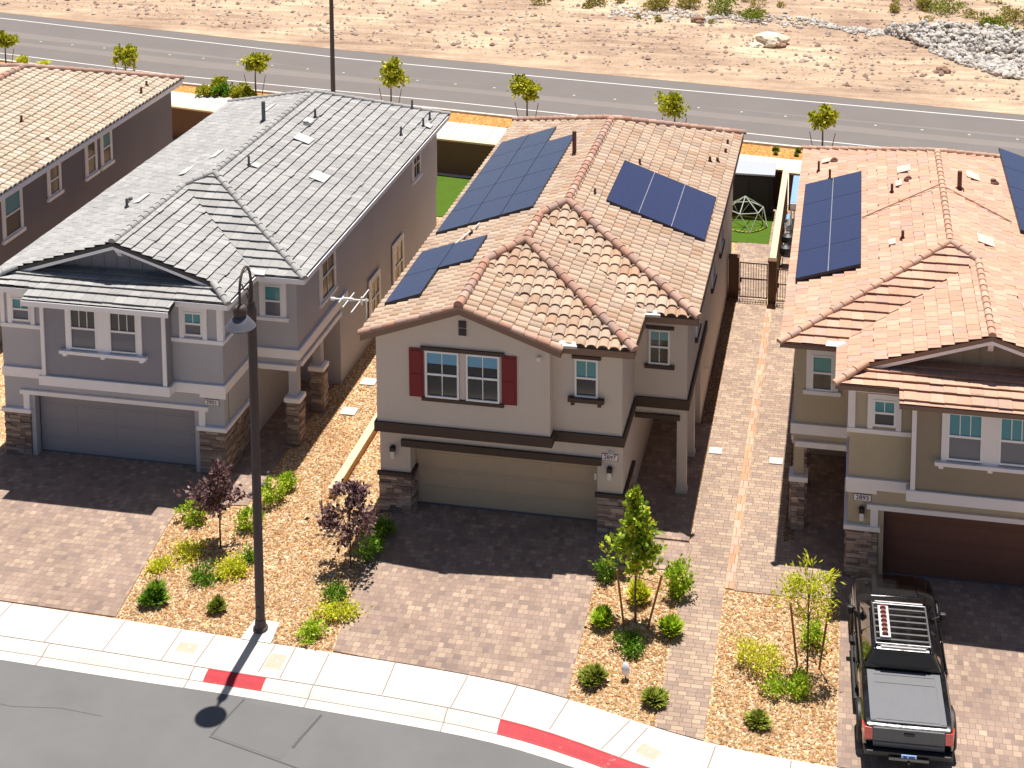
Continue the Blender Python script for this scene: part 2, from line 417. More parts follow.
GUT = smoothed([(-28,-8.05),(-8.28,-8.37),(-6.44,-8.45),(-4.01,-8.51),(-2.34,-8.52),(-0.35,-8.63),(3.25,-8.82),(4.46,-8.92),(6.37,-9.33),(7.4,-9.7),(8.6,-9.98),(10,-10.15),(20,-10.5),(26,-10.6)], 1)
def sheet(name, poly, z, mat, kind='structure', thick=0):
    b = MB()
    if thick: b.prism([(x, y, z-thick) for x, y in poly], (0,0,thick))
    else: b.add([(x,y,z) for x,y in poly], [tuple(range(len(poly)))])
    o = b.build(name, mat); o['kind'] = kind
    return o
# one ground sheet to the horizon (bare desert soil)
def soil_mat():
    m, nt, b = new_mat('desert_soil')
    n1 = noise_tex(nt, .11, 6, .62); n2 = noise_tex(nt, 1.6, 6, .7); n3 = noise_tex(nt, 9, 5, .75)
    g = N(nt, 'ShaderNodeNewGeometry')
    mp = N(nt, 'ShaderNodeMapping'); mp.inputs['Rotation'].default_value = (0,0,R(8)); mp.inputs['Scale'].default_value = (.16, 1.5, 1)
    nt.links.new(g.outputs['Position'], mp.inputs[0])
    n4 = noise_tex(nt, 1.0, 6, .7, mp.outputs[0])          # graded tracks along the road
    r = ramp(nt, [(.26, lin((146,120,104))), (.42, lin((174,148,127))), (.56, lin((192,167,142))), (.74, lin((220,199,170)))])
    a = N(nt, 'ShaderNodeMath', operation='ADD'); nt.links.new(n1.outputs[0], a.inputs[0])
    a2 = N(nt, 'ShaderNodeMath', operation='MULTIPLY_ADD'); nt.links.new(n4.outputs[0], a2.inputs[0]); a2.inputs[1].default_value = .8; a2.inputs[2].default_value = -.4
    nt.links.new(a2.outputs[0], a.inputs[1]); nt.links.new(a.outputs[0], r.inputs[0])
    out = mul(nt, r.outputs[0], n2.outputs[0], .84, 1.1); out = mul(nt, out, n3.outputs[0], .72, 1.18)
    nt.links.new(out, b.inputs['Base Color']); b.inputs['Roughness'].default_value = .97; b.inputs['Specular IOR Level'].default_value = .1
    h = N(nt, 'ShaderNodeMath', operation='MULTIPLY_ADD'); nt.links.new(n3.outputs[0], h.inputs[0]); h.inputs[1].default_value = .4; nt.links.new(n2.outputs[0], h.inputs[2])
    bump(nt, b, h.outputs[0], .7, .12)
    return m
M['soil'] = soil_mat()
g = MB(); g.add([(-900,-400,-.16),(900,-400,-.16),(900,1500,-.16),(-900,1500,-.16)], [(0,1,2,3)])
structure(g.build('ground', M['soil']))
# rear road (measured edges)
NEARC = [(-120,55.5),(-45,42.6),(-38.9,41.6),(-26.6,39.0),(-10.15,36.9),(4.44,34.75),(8.5,34.2),(21,32.6),(60,27.6)]
NEARW = [(-120,57),(-45,44.0),(-38.93,42.85),(-26.58,40.35),(-10.15,38.35),(4.44,36.2),(8.5,35.55),(21,33.8),(60,28.6)]
FARW = [(-120,64),(-44.2,51.0),(-18.45,45.7),(2.62,42.8),(21.1,40.5),(60,36)]
FARE = [(-120,66),(-45.5,53.1),(-19.3,48.1),(2.26,45.0),(21.25,42.1),(60,37.4)]
ORN = [(-120,53.5),(-45,41.0),(-38.9,39.6),(-24.7,37.2),(-8.6,34.83),(6.88,32.47),(21,30.6),(60,25.5)]
CEN = [(-120,61),(-40.6,46.2),(-28.4,44.35),(-11.7,41.75),(-1.2,40.4),(18.1,37.6),(60,32)]
XS = [-120,-90,-70]+[-60+2*i for i in range(61)]
def band(name, ta, tb, z, mat, da=0, db=0, xs=XS):
    b = MB(); n = len(xs)
    pts = [(x, interp(ta, x)+da, z) for x in xs]+[(x, interp(tb, x)+db, z) for x in xs]
    b.add(pts, [(i, i+1, n+i+1, n+i) for i in range(n-1)])
    return structure(b.build(name, mat))
band('rear_road', NEARC, FARE, .004, M['asphalt_far'], .2, -.35)
band('road_edge_line_near', NEARW, NEARW, .008, M['white_paint'], -.045, .045)
band('road_edge_line_far', FARW, FARW, .008, M['white_paint'], -.05, .05)
# worn wheel tracks: slightly paler polished strips in the lanes
M['asphalt_track'] = surf('asphalt_track', (127,119,115), .9, .06, .35, 90, .3, .006)
band('lane_wear_near', NEARW, CEN, .0065, M['asphalt_track'], 1.9, -.55)
band('lane_wear_far', CEN, FARW, .0065, M['asphalt_track'], .3, -2.6)
# kerb and gutter of the rear road
b = MB(); n = len(XS)
prof = [(-.32,.0),(-.30,.12),(-.16,.12),(-.14,.012),(.22,.012)]
for x in XS:
    for d, z in prof: b.v.append((x, interp(NEARC, x)+d, z))
for i in range(n-1):
    for k in range(len(prof)-1): b.face((i*5+k, (i+1)*5+k, (i+1)*5+k+1, i*5+k+1))
structure(b.build('rear_kerb', M['concrete_far']))
band('orange_gravel_strip', ORN, NEARC, .012, M['orange_gravel'], 0, -.3)
RW = lambda x: interp([(-45,33.6),(-21.8,29.85),(-19.4,29.75),(-6.55,26.6),(-3.9,26.6),(8.94,25.85),(24,24.6)], x)
b = MB(); xs = [-46+2*i for i in range(41)]
pts = [(x, RW(x)+.15, .018) for x in xs]+[(x, interp(ORN, x), .018) for x in xs]
b.add(pts, [(i,i+1,len(xs)+i+1,len(xs)+i) for i in range(len(xs)-1)])
structure(b.build('rear_sidewalk', M['concrete_far']))
b = MB()
for x in range(-46, 34, 2):
    y0, y1 = RW(x)+.3, interp(ORN, x)-.02
    b.box(x-.015, x+.015, y0, y1, .019, .0215)
structure(b.build('rear_sidewalk_joints', M['joint']))
# desert terrain beyond the road
b = MB(); nx, ny = 330, 110
def desert_z(x, y):
    e = y-interp(FARE, x)
    z = .16*noise.noise((x*.12, y*.2, 3))+.07*noise.noise((x*.5, y*.9, 9))+.05*noise.noise((x*1.3+5, y*2.2, 4))
    z += .09*noise.noise((x*.07+y*.012, (y+.14*x)*1.1, 1))
    fade = max(0, min(1, (e-.6)/3))
    far = max(0, e-10)*.012
    return .012+fade*(z+.12+far)
for j in range(ny+1):
    t = j/ny; e = -.6+42*t**1.25
    for i in range(nx+1):
        x = -78+150*i/nx; y = interp(FARE, x)+e
        b.v.append((x, y, desert_z(x, y)))
for j in range(ny):
    for i in range(nx):
        a = j*(nx+1)+i; b.face((a, a+1, a+nx+2, a+nx+1))
structure(b.build('desert_terrain', M['soil'], smooth=True))
# the lots: one base slab of soil/gravel, top z=0
lot = [(x, y) for x, y in WALK]+[(26, 24.6)]+[(x, RW(x)+.2) for x in range(24, -28, -3)]+[(-28, 30.9)]
sheet('lot_ground', lot, 0.0, M['gravel'], thick=.15)
# street
st = [(x, y+.02) for x, y in GUT]+[(26,-60),(-28,-60)]
stp = MB(); stp.add([(x,y,-.1) for x,y in GUT]+[(x,-60,-.1) for x,_ in GUT], [(i, i+1, 81+i+1, 81+i) for i in range(80)])
structure(stp.build('street', M['asphalt']))
# sidewalk + rolled kerb + gutter as one loft (81 stations)
def loft_curves(name, curves, mat):
    b = MB(); k = len(curves)
    for i in range(81):
        for tab, f, z in curves:
            if isinstance(tab, tuple):
                (xa,ya),(xb,yb) = tab[0][i], tab[1][i]; b.v.append((xa+(xb-xa)*f, ya+(yb-ya)*f, z))
            else:
                b.v.append((tab[i][0], tab[i][1], z))
    for i in range(80):
        for c in range(k-1): b.face((i*k+c, (i+1)*k+c, (i+1)*k+c+1, i*k+c+1))
    return structure(b.build(name, mat, smooth=True))
loft_curves('sidewalk', [((WALK,CURB),0,-.1),((WALK,CURB),0,.012),((WALK,CURB),1,.006)], M['concrete'])
loft_curves('kerb', [((CURB,GUT),0.0,.002),((CURB,GUT),.08,.006),((CURB,GUT),.3,-.012),((CURB,GUT),.52,-.07),((CURB,GUT),.6,-.085),((CURB,GUT),1.0,-.094),((CURB,GUT),1.0,-.2)], M['concrete'])
# joints cut in the sidewalk and gutter
J = [((-7.44,-6.47),(-7.48,-7.69)),((-5.85,-6.53),(-5.87,-7.73)),((-4.28,-6.63),(-4.27,-7.8)),((-3.35,-6.67),(-3.39,-7.78)),((-1.71,-6.74),(-1.74,-7.8)),((-1.17,-6.75),(-1.14,-7.9)),((-.27,-6.81),(-.24,-7.97)),((1.45,-6.84),(1.48,-8.0)),((3.33,-6.99),(3.21,-8.13)),((4.59,-7.09),(4.46,-8.24)),((5.91,-7.33),(5.65,-8.43)),((7.44,-7.8),(6.93,-8.84)),((7.88,-7.96),(7.4,-9.0)),((9.48,-8.28),(9.3,-9.44)),((11.2,-8.42),(11.1,-9.6)),((-9.1,-6.42),(-9.15,-7.64)),((-10.7,-6.4),(-10.75,-7.6))]
b = MB()
for (xa,ya),(xb,yb) in J:
    b.hexa([(xa-.016,ya,.005),(xa+.016,ya,.005),(xb+.016,yb,.005),(xb-.016,yb,.005),(xa-.016,ya,.0145),(xa+.016,ya,.0145),(xb+.016,yb,.0085),(xb-.016,yb,.0085)])
structure(b.build('sidewalk_joints', M['joint']))
b = MB()
for i in range(80):
    (xa,ya),(xb,yb) = CURB[i],CURB[i+1]; b.add([(xa,ya-.012,.0115),(xb,yb-.012,.0115),(xb,yb+.012,.0115),(xa,ya+.012,.0115)],[(0,1,2,3)])
for i in range(80):
    f = .57; q = [(a[0]+(c[0]-a[0])*f, a[1]+(c[1]-a[1])*f) for a, c in ((CURB[i],GUT[i]),(CURB[i+1],GUT[i+1]))]
    b.add([(q[0][0],q[0][1]-.012,-.0795),(q[1][0],q[1][1]-.012,-.0795),(q[1][0],q[1][1]+.012,-.0765),(q[0][0],q[0][1]+.012,-.0765)],[(0,1,2,3)])
structure(b.build('kerb_seam', M['joint'], recalc=False))
def between(ta, tb, x, f): return interp(ta, x)+(interp(tb, x)-interp(ta, x))*f
KZ = [(0,.006),(.08,.010),(.3,-.008),(.52,-.066),(.6,-.081),(1,-.090)]
b = MB()
for x in (-7.3,-3.35,-.25,3.15,7.0):
    for (f0,z0),(f1,z1) in zip(KZ, KZ[1:]):
        y0, y1 = between(CURB,GUT,x,f0), between(CURB,GUT,x,f1)
        b.add([(x-.014,y0,z0),(x+.014,y0,z0),(x+.014,y1,z1),(x-.014,y1,z1)], [(0,1,2,3)])
xs = [-20+.5*i for i in range(88)]
structure(b.build('kerb_joints', M['joint'], recalc=False))
# red no-parking paint on the kerb face
def red(name, x0, x1, f0=0.0, f1=.58):
    b = MB(); xs = [x0+(x1-x0)*i/16 for i in range(17)]
    fs = [f for f, z in KZ if f < f1]+[f1]
    zz = lambda f: interp(KZ, f)
    k = len(fs)
    for x in xs:
        for f in fs: b.v.append((x, between(CURB,GUT,x,f), zz(f)+.002))
    for i in range(16):
        for c in range(k-1): b.face((i*k+c, (i+1)*k+c, (i+1)*k+c+1, i*k+c+1))
    structure(b.build(name, M['red_paint'], recalc=True))
red('red_kerb_paint', -2.98, -1.46)
red('red_kerb_paint', 4.46, 9.6)
# patch lines and crack sealing on the asphalt
def line_strip(name, pts, wd, z, mat):
    b = MB()
    for (xa,ya),(xb,yb) in zip(pts, pts[1:]):
        d = Vector((xb-xa, yb-ya)).normalized(); n = Vector((-d.y, d.x))*wd/2
        b.add([(xa-n.x,ya-n.y,z),(xb-n.x,yb-n.y,z),(xb+n.x,yb+n.y,z),(xa+n.x,ya+n.y,z)], [(0,1,2,3)])
    structure(b.build(name, mat))
line_strip('asphalt_patch_seam', [(-1.75,-8.62),(-1.9,-9.3),(-2.02,-9.9)], .05, -.094, M['crack_seal'])
line_strip('asphalt_patch_seam', [(-2.05,-9.95),(-.6,-10.3),(1.2,-10.75)], .03, -.0935, M['crack_seal'])
line_strip('asphalt_patch_seam', [(.25,-8.8),(.05,-9.6),(-.02,-9.95)], .07, -.0945, M['crack_seal'])
M['asphalt_new'] = surf('asphalt_new', (108,107,107), .9, .05, .7, 120, .35, .006)
sheet('asphalt_patch', [(-1.9,-8.72),(.1,-8.86),(-.15,-10.35),(-2.0,-9.9)], -.096, M['asphalt_new'])
line_strip('asphalt_crack', [(-9.5,-9.9),(-8.2,-9.75),(-7.1,-9.86),(-5.9,-9.7),(-4.8,-9.78)], .018, -.0975, M['crack_seal'])
# utility pads
def rect(x0,x1,y0,y1): return [(x0,y0),(x1,y0),(x1,y1),(x0,y1)]
sheet('pole_pad', [(-2.66,-6.7),(-1.84,-6.73),(-1.92,-5.9),(-2.6,-5.88)], .03, M['concrete'], thick=.2)
def lid(x, y, rz, label, sx=.5, sy=.32):
    t = thing('utility_box', label, 'utility cover', (x, y, .008), 'utility covers set in the sidewalk', rz)
    ORG[t.name] = Vector((0,0,0))
    b = MB(); b.box(-sx/2, sx/2, -sy/2, sy/2, 0, .010); b.build('lid', M['lid'], t)
    b = MB(); b.box(-sx/2-.03, sx/2+.03, -sy/2-.03, -sy/2, 0, .008); b.box(-sx/2-.03, sx/2+.03, sy/2, sy/2+.03, 0, .008)
    b.box(-sx/2-.03, -sx/2, -sy/2, sy/2, 0, .008); b.box(sx/2, sx/2+.03, -sy/2, sy/2, 0, .008); b.build('rim', M['concrete_far'], t)
    b = MB(); b.tube([(sx*.1,0,.010),(sx*.1,0,.014)], .04, 12); b.build('lifting_eye', M['flash_white'], t)
lid(-3.84,-7.24, .02, 'tan utility cover with a white plug, two slabs left of the lamp post')
lid(-1.47,-7.33, .0, 'plain tan utility cover in the sidewalk just right of the lamp post', .42, .5)
lid(8.0,-8.72, -.42, 'tan utility cover in the sidewalk at the end of the long red kerb')
# pavers
sheet('driveway', [(-13.6,-6.36),(-9.4,-6.38),(-6.17,-6.46),(-6.7,-2.38),(-6.75,-1.3),(-6.9,.8),(-13.6,.8)], .03, M['paver'], thick=.2)
drive = [(-.2,-6.72)]+[(x, interp(WALK, x)+.01) for x in (.8,1.8,2.8,3.6,4.4,5.0,5.5)]+[(5.85,interp(WALK,5.85)+.01),(5.7,-1.9),(6.1,-1.85),(6.1,.1),(-.5,.1),(-.55,-1.2),(-.62,-3.32)]
sheet('driveway', drive, .03, M['paver'], thick=.2)
sheet('driveway', [(12.2,interp(WALK,12.2)+.01),(14,interp(WALK,14)+.01),(20.5,interp(WALK,20.5)+.01),(20.5,-.6),(12.3,-.6),(12.2,-2.4)], .03, M['paver'], thick=.2)
path = [(8.03,interp(WALK,8.03)+.01),(8.6,interp(WALK,8.6)+.01),(9.2,interp(WALK,9.2)+.01),(9.15,-2.4),(9.16,22),(8.03,22)]
sheet('side_path', path, .028, M['paver_path'], thick=.2)
sheet('side_path', [(9.41,-2.45),(12.2,-2.42),(12.25,-1.2),(12.25,1.0),(10.58,-.0),(10.58,16),(9.41,16)], .026, M['paver_path'], thick=.2)
sheet('path_border', [(9.165,-2.4),(9.4,-2.4),(9.4,16),(9.165,16)], .034, M['paver_edge'], thick=.2)
sheet('entry_walk', rect(6.15,8.02,-1.88,-.52), .027, M['paver'], thick=.2)
sheet('porch_slab', rect(6.1,8.0,-.5,6.0), .07, M['paver'], thick=.2)
sheet('entry_walk', [(-6.75,-1.3),(-4.85,-1.0),(-4.85,6.4),(-6.2,6.4),(-6.2,2.2),(-6.75,.4)], .029, M['paver'], thick=.2)
sheet('entry_walk', [(10.9,-.45),(12.3,-1.15),(12.3,5),(10.9,5)], .031, M['paver'], thick=.2)
M['shaded_gravel'] = gravel_mat('gravel_shade_tone', [(132,104,84),(112,88,72),(150,122,100),(98,78,66),(160,134,112)], 26)  # gravel colours darkened, so the shade beside the house walls is painted in
sheet('side_gravel_strip', rect(7.55,8.0,6.02,15.9), .010, M['shaded_gravel'], thick=.1)
sheet('side_gravel_strip', rect(10.6,10.88,-.4,16), .010, M['shaded_gravel'], thick=.1)
sheet('backyard_paving', rect(7.6,9.2,16.2,26.0), .02, M['paver_path'], thick=.1)
sheet('backyard_paving', rect(9.5,12.2,16.2,25.6), .021, M['paver_path'], thick=.1)
sheet('artificial_lawn', rect(6.4,8.9,21.3,24.5), .035, M['turf'], thick=.1)
sheet('artificial_lawn', [(-9,21.8),(-.2,21.8),(-.2,26.35),(-9,26.95)], .035, M['turf'], thick=.1)
# loose pebbles on the gravel beds (uncountable)
def inside(p, poly):
    x, y = p; c = False; n = len(poly)
    for i in range(n):
        (xa,ya),(xb,yb) = poly[i], poly[(i+1)%n]
        if (ya > y) != (yb > y) and x < (xb-xa)*(y-ya)/(yb-ya)+xa: c = not c
    return c
OCT = [(1,0,0),(-1,0,0),(0,1,0),(0,-1,0),(0,0,1),(0,0,-.6)]
OCTF = [(0,2,4),(2,1,4),(1,3,4),(3,0,4),(2,0,5),(1,2,5),(3,1,5),(0,3,5)]
def pebbles(name, poly, dens, rmin, rmax, mat):
    xs = [p[0] for p in poly]; ys = [p[1] for p in poly]
    n = int((max(xs)-min(xs))*(max(ys)-min(ys))*dens); b = MB()
    for _ in range(n):
        p = (random.uniform(min(xs),max(xs)), random.uniform(min(ys),max(ys)))
        if not inside(p, poly): continue
        r = random.uniform(rmin, rmax)*(1.6 if random.random() < .06 else 1)
        th = random.uniform(0,6.28); ca, sa = math.cos(th)*r, math.sin(th)*r; el = random.uniform(.55,1)
        t = random.uniform(-.4,.4)
        pts = [(p[0]+x*ca-y*sa*el, p[1]+x*sa+y*ca*el, r*.25+z*r*.7+t*x*r*.6) for x,y,z in OCT]
        b.add(pts, OCTF, (random.random(), random.random()))
    o = b.build(name, mat, recalc=False); o['kind'] = 'stuff'
BEDA = [(-6.12,-6.45),(-2.7,-6.66),(-2.6,-5.9),(-1.95,-5.9),(-1.85,-6.7),(-.25,-6.75),(-.65,-3.3),(-.6,-1.3),(-.95,-.6),(-2.35,-.3),(-2.45,3.6),(-4.2,3.6),(-4.3,1.5),(-4.7,-1.0),(-6.7,-1.5),(-6.65,-2.4)]
BEDB = [(5.74,-1.95),(8.0,-1.95),(8.02,-7.9),(7.4,-7.7),(5.87,-7.3)]
BEDC = [(9.2,-2.5),(12.17,-2.45),(12.17,-8.4),(9.3,-8.2)]
BEDD = [(-4.2,3.6),(-2.75,3.6),(-2.75,16),(-4.2,16)]
BEDE = [(-2.4,0),(-1,0),(-1,14),(-2.4,14)]
pebbles('gravel_bed', BEDA, 330, .018, .05, M['gravel_stone'])
pebbles('gravel_bed', BEDB, 330, .018, .05, M['gravel_stone'])
pebbles('gravel_bed', BEDC, 330, .018, .05, M['gravel_stone'])
pebbles('gravel_bed', BEDD, 120, .02, .05, M['gravel_stone'])
pebbles('gravel_bed', BEDE, 120, .02, .05, M['gravel_stone'])
# stones strewn over the desert (uncountable)
b = MB()
for _ in range(6500):
    x = random.uniform(-60, 34); e = abs(random.gauss(0, 1))*7+1.2
    if random.random() < .5: e = random.uniform(8, 26)
    y = interp(FARE, x)+e
    if y > 76: continue
    r = random.choice([.05,.06,.08,.1,.13,.2])*random.uniform(.7,1.2)
    th = random.uniform(0,6.28); ca, sa = math.cos(th)*r, math.sin(th)*r
    z0 = desert_z(x,y)
    b.add([(x+a*ca-c*sa*.8, y+a*sa+c*ca*.8, z0+r*.2+d*r*.7) for a,c,d in OCT], OCTF, (random.random(), random.random()))
o = b.build('desert_stones', M['desert_stone'], recalc=False); o['kind'] = 'stuff'

# ------------------------------------------------------------------ house builders
def clip_grid(me_b, poly):
    """clip a grid (bmesh) by the vertical planes through the edges of a convex polygon (CCW)"""
    n = len(poly)
    for i in range(n):
        (xa,ya),(xb,yb) = poly[i], poly[(i+1)%n]
        nrm = Vector((yb-ya, -(xb-xa), 0))
        if nrm.length < 1e-6: continue
        geom = me_b.verts[:]+me_b.edges[:]+me_b.faces[:]
        bmesh.ops.bisect_plane(me_b, geom=geom, plane_co=(xa,ya,0), plane_no=nrm, clear_outer=True, dist=1e-5)
def ccw(poly):
    a = sum(p[0]*q[1]-q[0]*p[1] for p, q in zip(poly, poly[1:]+poly[:1]))
    return poly if a > 0 else poly[::-1]
TILE_N = [0]
def tile_roof(name, facets, e, style, mat, parent):
    """facets: (polygon, point on the eave line, uphill unit dir, slope). One mesh of real tile courses."""
    off = ORG[parent.name]; me = bpy.data.meshes.new(name)
    total = bmesh.new(); uvt = total.loops.layers.uv.new('piece')
    tmp = bpy.data.meshes.new('tmp')
    for poly, p0, g, s in facets:
        poly = ccw(poly); TILE_N[0] += 1; k37 = TILE_N[0]*53
        gx, gy = g; ux, uy = -gy, gx
        us = [(x-p0[0])*ux+(y-p0[1])*uy for x,y in poly]; vs_ = [(x-p0[0])*gx+(y-p0[1])*gy for x,y in poly]
        tw = .32 if style != 'flat' else .34; ex = .345
        th = .038 if style != 'flat' else .062
        c0, c1 = math.floor(min(us)/tw)-1, math.ceil(max(us)/tw)+1
        r0, r1 = math.floor(min(vs_)/ex)-1, math.ceil(max(vs_)/ex)+1
        if style == 's':
            ts = [0,.02,.07,.16,.29,.43,.57,.70,.79,.84,.86]
            prof = lambda t: .088*math.sqrt(max(0,1-((t-.43)/.43)**2))
        else:
            ts = [0,.03,.04,.99]; prof = lambda t: -.009 if t <= .031 else 0.0
        bm = bmesh.new(); uvl = bm.loops.layers.uv.new('piece')
        rows = []; jr = random.Random(TILE_N[0]); jit = {}
        for r in range(r0, r1):
            for tt, vv, hh in ((0, r*ex-(.02 if style == 's' else .028), th), (1, (r+1)*ex+.012, 0.004)):
                row = []
                for c in range(c0, c1):
                    q = jit.setdefault((c,r), (jr.gauss(0,.006), jr.gauss(0,.008)) if jr.random() < .97 else (.012, -.03))
                    for t in ts:
                        u = (c+t)*tw; h = hh+prof(t)+(abs(q[0]) if tt == 0 else 0)
                        if style == 's': h = hh + prof(t)*(1.0 if tt == 0 else .86)+(abs(q[0]) if tt == 0 else 0)
                        v2 = vv+(q[1] if tt == 0 else 0)
                        x = p0[0]+u*ux+v2*gx; y = p0[1]+u*uy+v2*gy
                        row.append(bm.verts.new((x, y, e+s*vv+h)))
                rows.append((r, tt, row))
        nn = len(ts)
        for (ra,ta,a),(rb,tb,bb) in zip(rows, rows[1:]):
            for i in range(len(a)-1):
                f = bm.faces.new((a[i], a[i+1], bb[i+1], bb[i]))
                c = i//nn; rr = ra if ta == 0 else rb
                for l in f.loops: l[uvl].uv = (c+k37+.5, rr+.5)
        clip_grid(bm, poly)
        bm.to_mesh(tmp); bm.free(); total.from_mesh(tmp)
    bmesh.ops.translate(total, verts=total.verts, vec=-off)
    for f in total.faces:
        if f.normal.z < -.2: f.normal_flip()
    total.to_mesh(me); total.free(); bpy.data.meshes.remove(tmp)
    me.materials.append(mat)
    o = bpy.data.objects.new(name, me); COL.objects.link(o); o.parent = parent; ORG[o.name] = off.copy()
    return o
def facet_z(f, e, x, y):
    poly, p0, g, s = f; return e+s*((x-p0[0])*g[0]+(y-p0[1])*g[1])
def roof_deck(facets, e, mat, parent, name='fascia', top=.012, th=.2):
    b = MB()
    for f in facets:
        poly = ccw(f[0]); n = len(poly)
        up = [(x,y,facet_z(f,e,x,y)-top) for x,y in poly]; dn = [(x,y,facet_z(f,e,x,y)-th) for x,y in poly]
        b.add(dn+up, [tuple(range(n))[::-1], tuple(range(n,2*n))]+[(i,(i+1)%n,n+(i+1)%n,n+i) for i in range(n)])
    return b.build(name, mat, parent)
def caps(b, p0, p1, r=.13, step=.4, lift=.03):
    """overlapping half-round ridge tiles from the low end p0 to the high end p1"""
    p0, p1 = Vector(p0), Vector(p1); d = p1-p0; L = d.length; d.normalize()
    side = d.cross(Vector((0,0,1))).normalized(); up = side.cross(d).normalized()
    n = max(1, round(L/step)); st = L/n
    for i in range(n):
        a = p0+d*(i*st-.03); c = p0+d*((i+1)*st+.03)
        base = len(b.v); rr = r*random.uniform(.97,1.03); uv = (random.random()*50, random.random()*50)
        for q, rad, lf in ((a, rr*1.05, lift+.022), (c, rr*.95, lift)):
            for k in range(9):
                th = math.pi*(-.08+1.16*k/8)
                b.v.append(tuple(q+side*math.cos(th)*rad+up*(math.sin(th)*rad*.95+lf-.03)))
        for k in range(8): b.face((base+k, base+k+1, base+9+k+1, base+9+k), uv)
        b.face(tuple(base+k for k in range(9)), uv)
def ridge(roof, mat, p0, p1, r=.13):
    b = MB(); caps(b, p0, p1, r); return b.build('ridge_tile', M[mat], roof, smooth=True)
def garage_door(P, u0, u1, z0, z1, mat, parent, rows=4, cols=4):
    b = MB(); b.pbox(P, u0, u1, -.06, 0, z0, z1)
    h = (z1-z0)/rows; w_ = (u1-u0)/cols
    for r in range(rows):
        for c in range(cols):
            b.pbox(P, u0+c*w_+.09, u0+(c+1)*w_-.09, .0, .014, z0+r*h+.07, z0+(r+1)*h-.07)
        b.pbox(P, u0, u1, 0, .006, z0+r*h+.003, z0+(r+1)*h-.003)
    o = b.build('garage_door', mat, parent)
    b = MB(); b.pbox(P, u0, u1, .008, .03, z0-.0, z0+.035); b.build('bottom_seal', M['screen_grey'], o)
    return o
def window(parent, P, u0, u1, z0, z1, upper='blind_blue', ufrac=.5, lower='pane_dark', mull=1, lmull=1, midz=.5, label=None, fw=.055):
    """double-hung window; frame is the part, panes and blind are its pieces"""
    b = MB(); zm = z0+(z1-z0)*midz
    for a, c in ((u0, u0+fw), (u1-fw, u1)): b.pbox(P, a, c, .0, .06, z0, z1)
    for a, c in ((z0, z0+fw), (z1-fw, z1)): b.pbox(P, u0+fw, u1-fw, .0, .06, a, c)
    b.pbox(P, u0+fw, u1-fw, 0, .05, zm-.03, zm+.03)
    w_ = u1-u0-2*fw
    for k in range(mull):
        uc = u0+fw+w_*(k+1)/(mull+1); b.pbox(P, uc-.012, uc+.012, .0, .034, zm+.03, z1-fw)
    for k in range(lmull):
        uc = u0+fw+w_*(k+1)/(lmull+1); b.pbox(P, uc-.012, uc+.012, .0, .034, z0+fw, zm-.03)
    o = b.build('window', M['window_white'], parent)
    if label: o['label'] = label
    b = MB(); b.pbox(P, u0+fw, u1-fw, -.01, .012, z0+fw, z1-fw); b.build('pane', M['pane_dark'], o)
    zt = z1-fw; zb = zt-(zt-zm-.03)*ufrac*2 if ufrac <= .5 else zm+.03
    b = MB(); b.pbox(P, u0+fw+.002, u1-fw-.002, .0, .018, zb, zt-.002); b.build('blind', M[upper], o)
    if lower != 'pane_dark':
        b = MB(); b.pbox(P, u0+fw+.002, u1-fw-.002, .0, .021, z0+fw+.002, zm-.032); b.build('insect_screen', M[lower], o)
    return o
def trim(parent, P, pieces, mat, name):
    for (u0,u1,d0,d1,z0,z1) in pieces:
        b = MB(); b.pbox(P, u0,u1,d0,d1,z0,z1); o = b.build(name, mat, parent)
    return o
def casing(parent, P, u0,u1,z0,z1, mat, w_=.13, d=.045):
    return trim(parent, P, [(u0-w_,u0,0,d,z0-.02,z1+w_),(u1,u1+w_,0,d,z0-.02,z1+w_),(u0,u1,0,d,z1,z1+w_)], mat, 'casing')
def ledge_stone(parent, faces, mat, name='stone_base'):
    b = MB()
    for P, u0, u1, z0, z1 in faces:
        b.pbox(P, u0, u1, -.02, .012, z0, z1, (.5,.5))
        z = z0
        while z < z1-.03:
            h = min(random.uniform(.055,.12), z1-z)
            u = u0
            while u < u1-.01:
                l = random.uniform(.12,.42); l = min(l, u1-u)
                if u1-(u+l) < .08: l = u1-u
                d = random.uniform(.03,.075)
                b.pbox(P, u+.004, u+l-.004, .0, d, z+.004, z+h-.004, (random.random()*40, random.random()*40)); u += l
            z += h
    return b.build(name, mat, parent)
def wall_lamp(parent, P, u, z):
    b = MB(); b.pbox(P, u-.055,u+.055,0,.02,z-.02,z+.2); b.pbox(P, u-.075,u+.075,.02,.16,z+.1,z+.22); b.pbox(P,u-.05,u+.03,.03,.13,z+.22,z+.25)
    o = b.build('wall_lamp', M['black_metal'], parent, bevel=.006)
    b = MB(); b.pbox(P, u-.055,u+.055,.035,.145,z-.12,z+.1); b.build('lamp_glass', M['lamp_white'], o, bevel=.01)
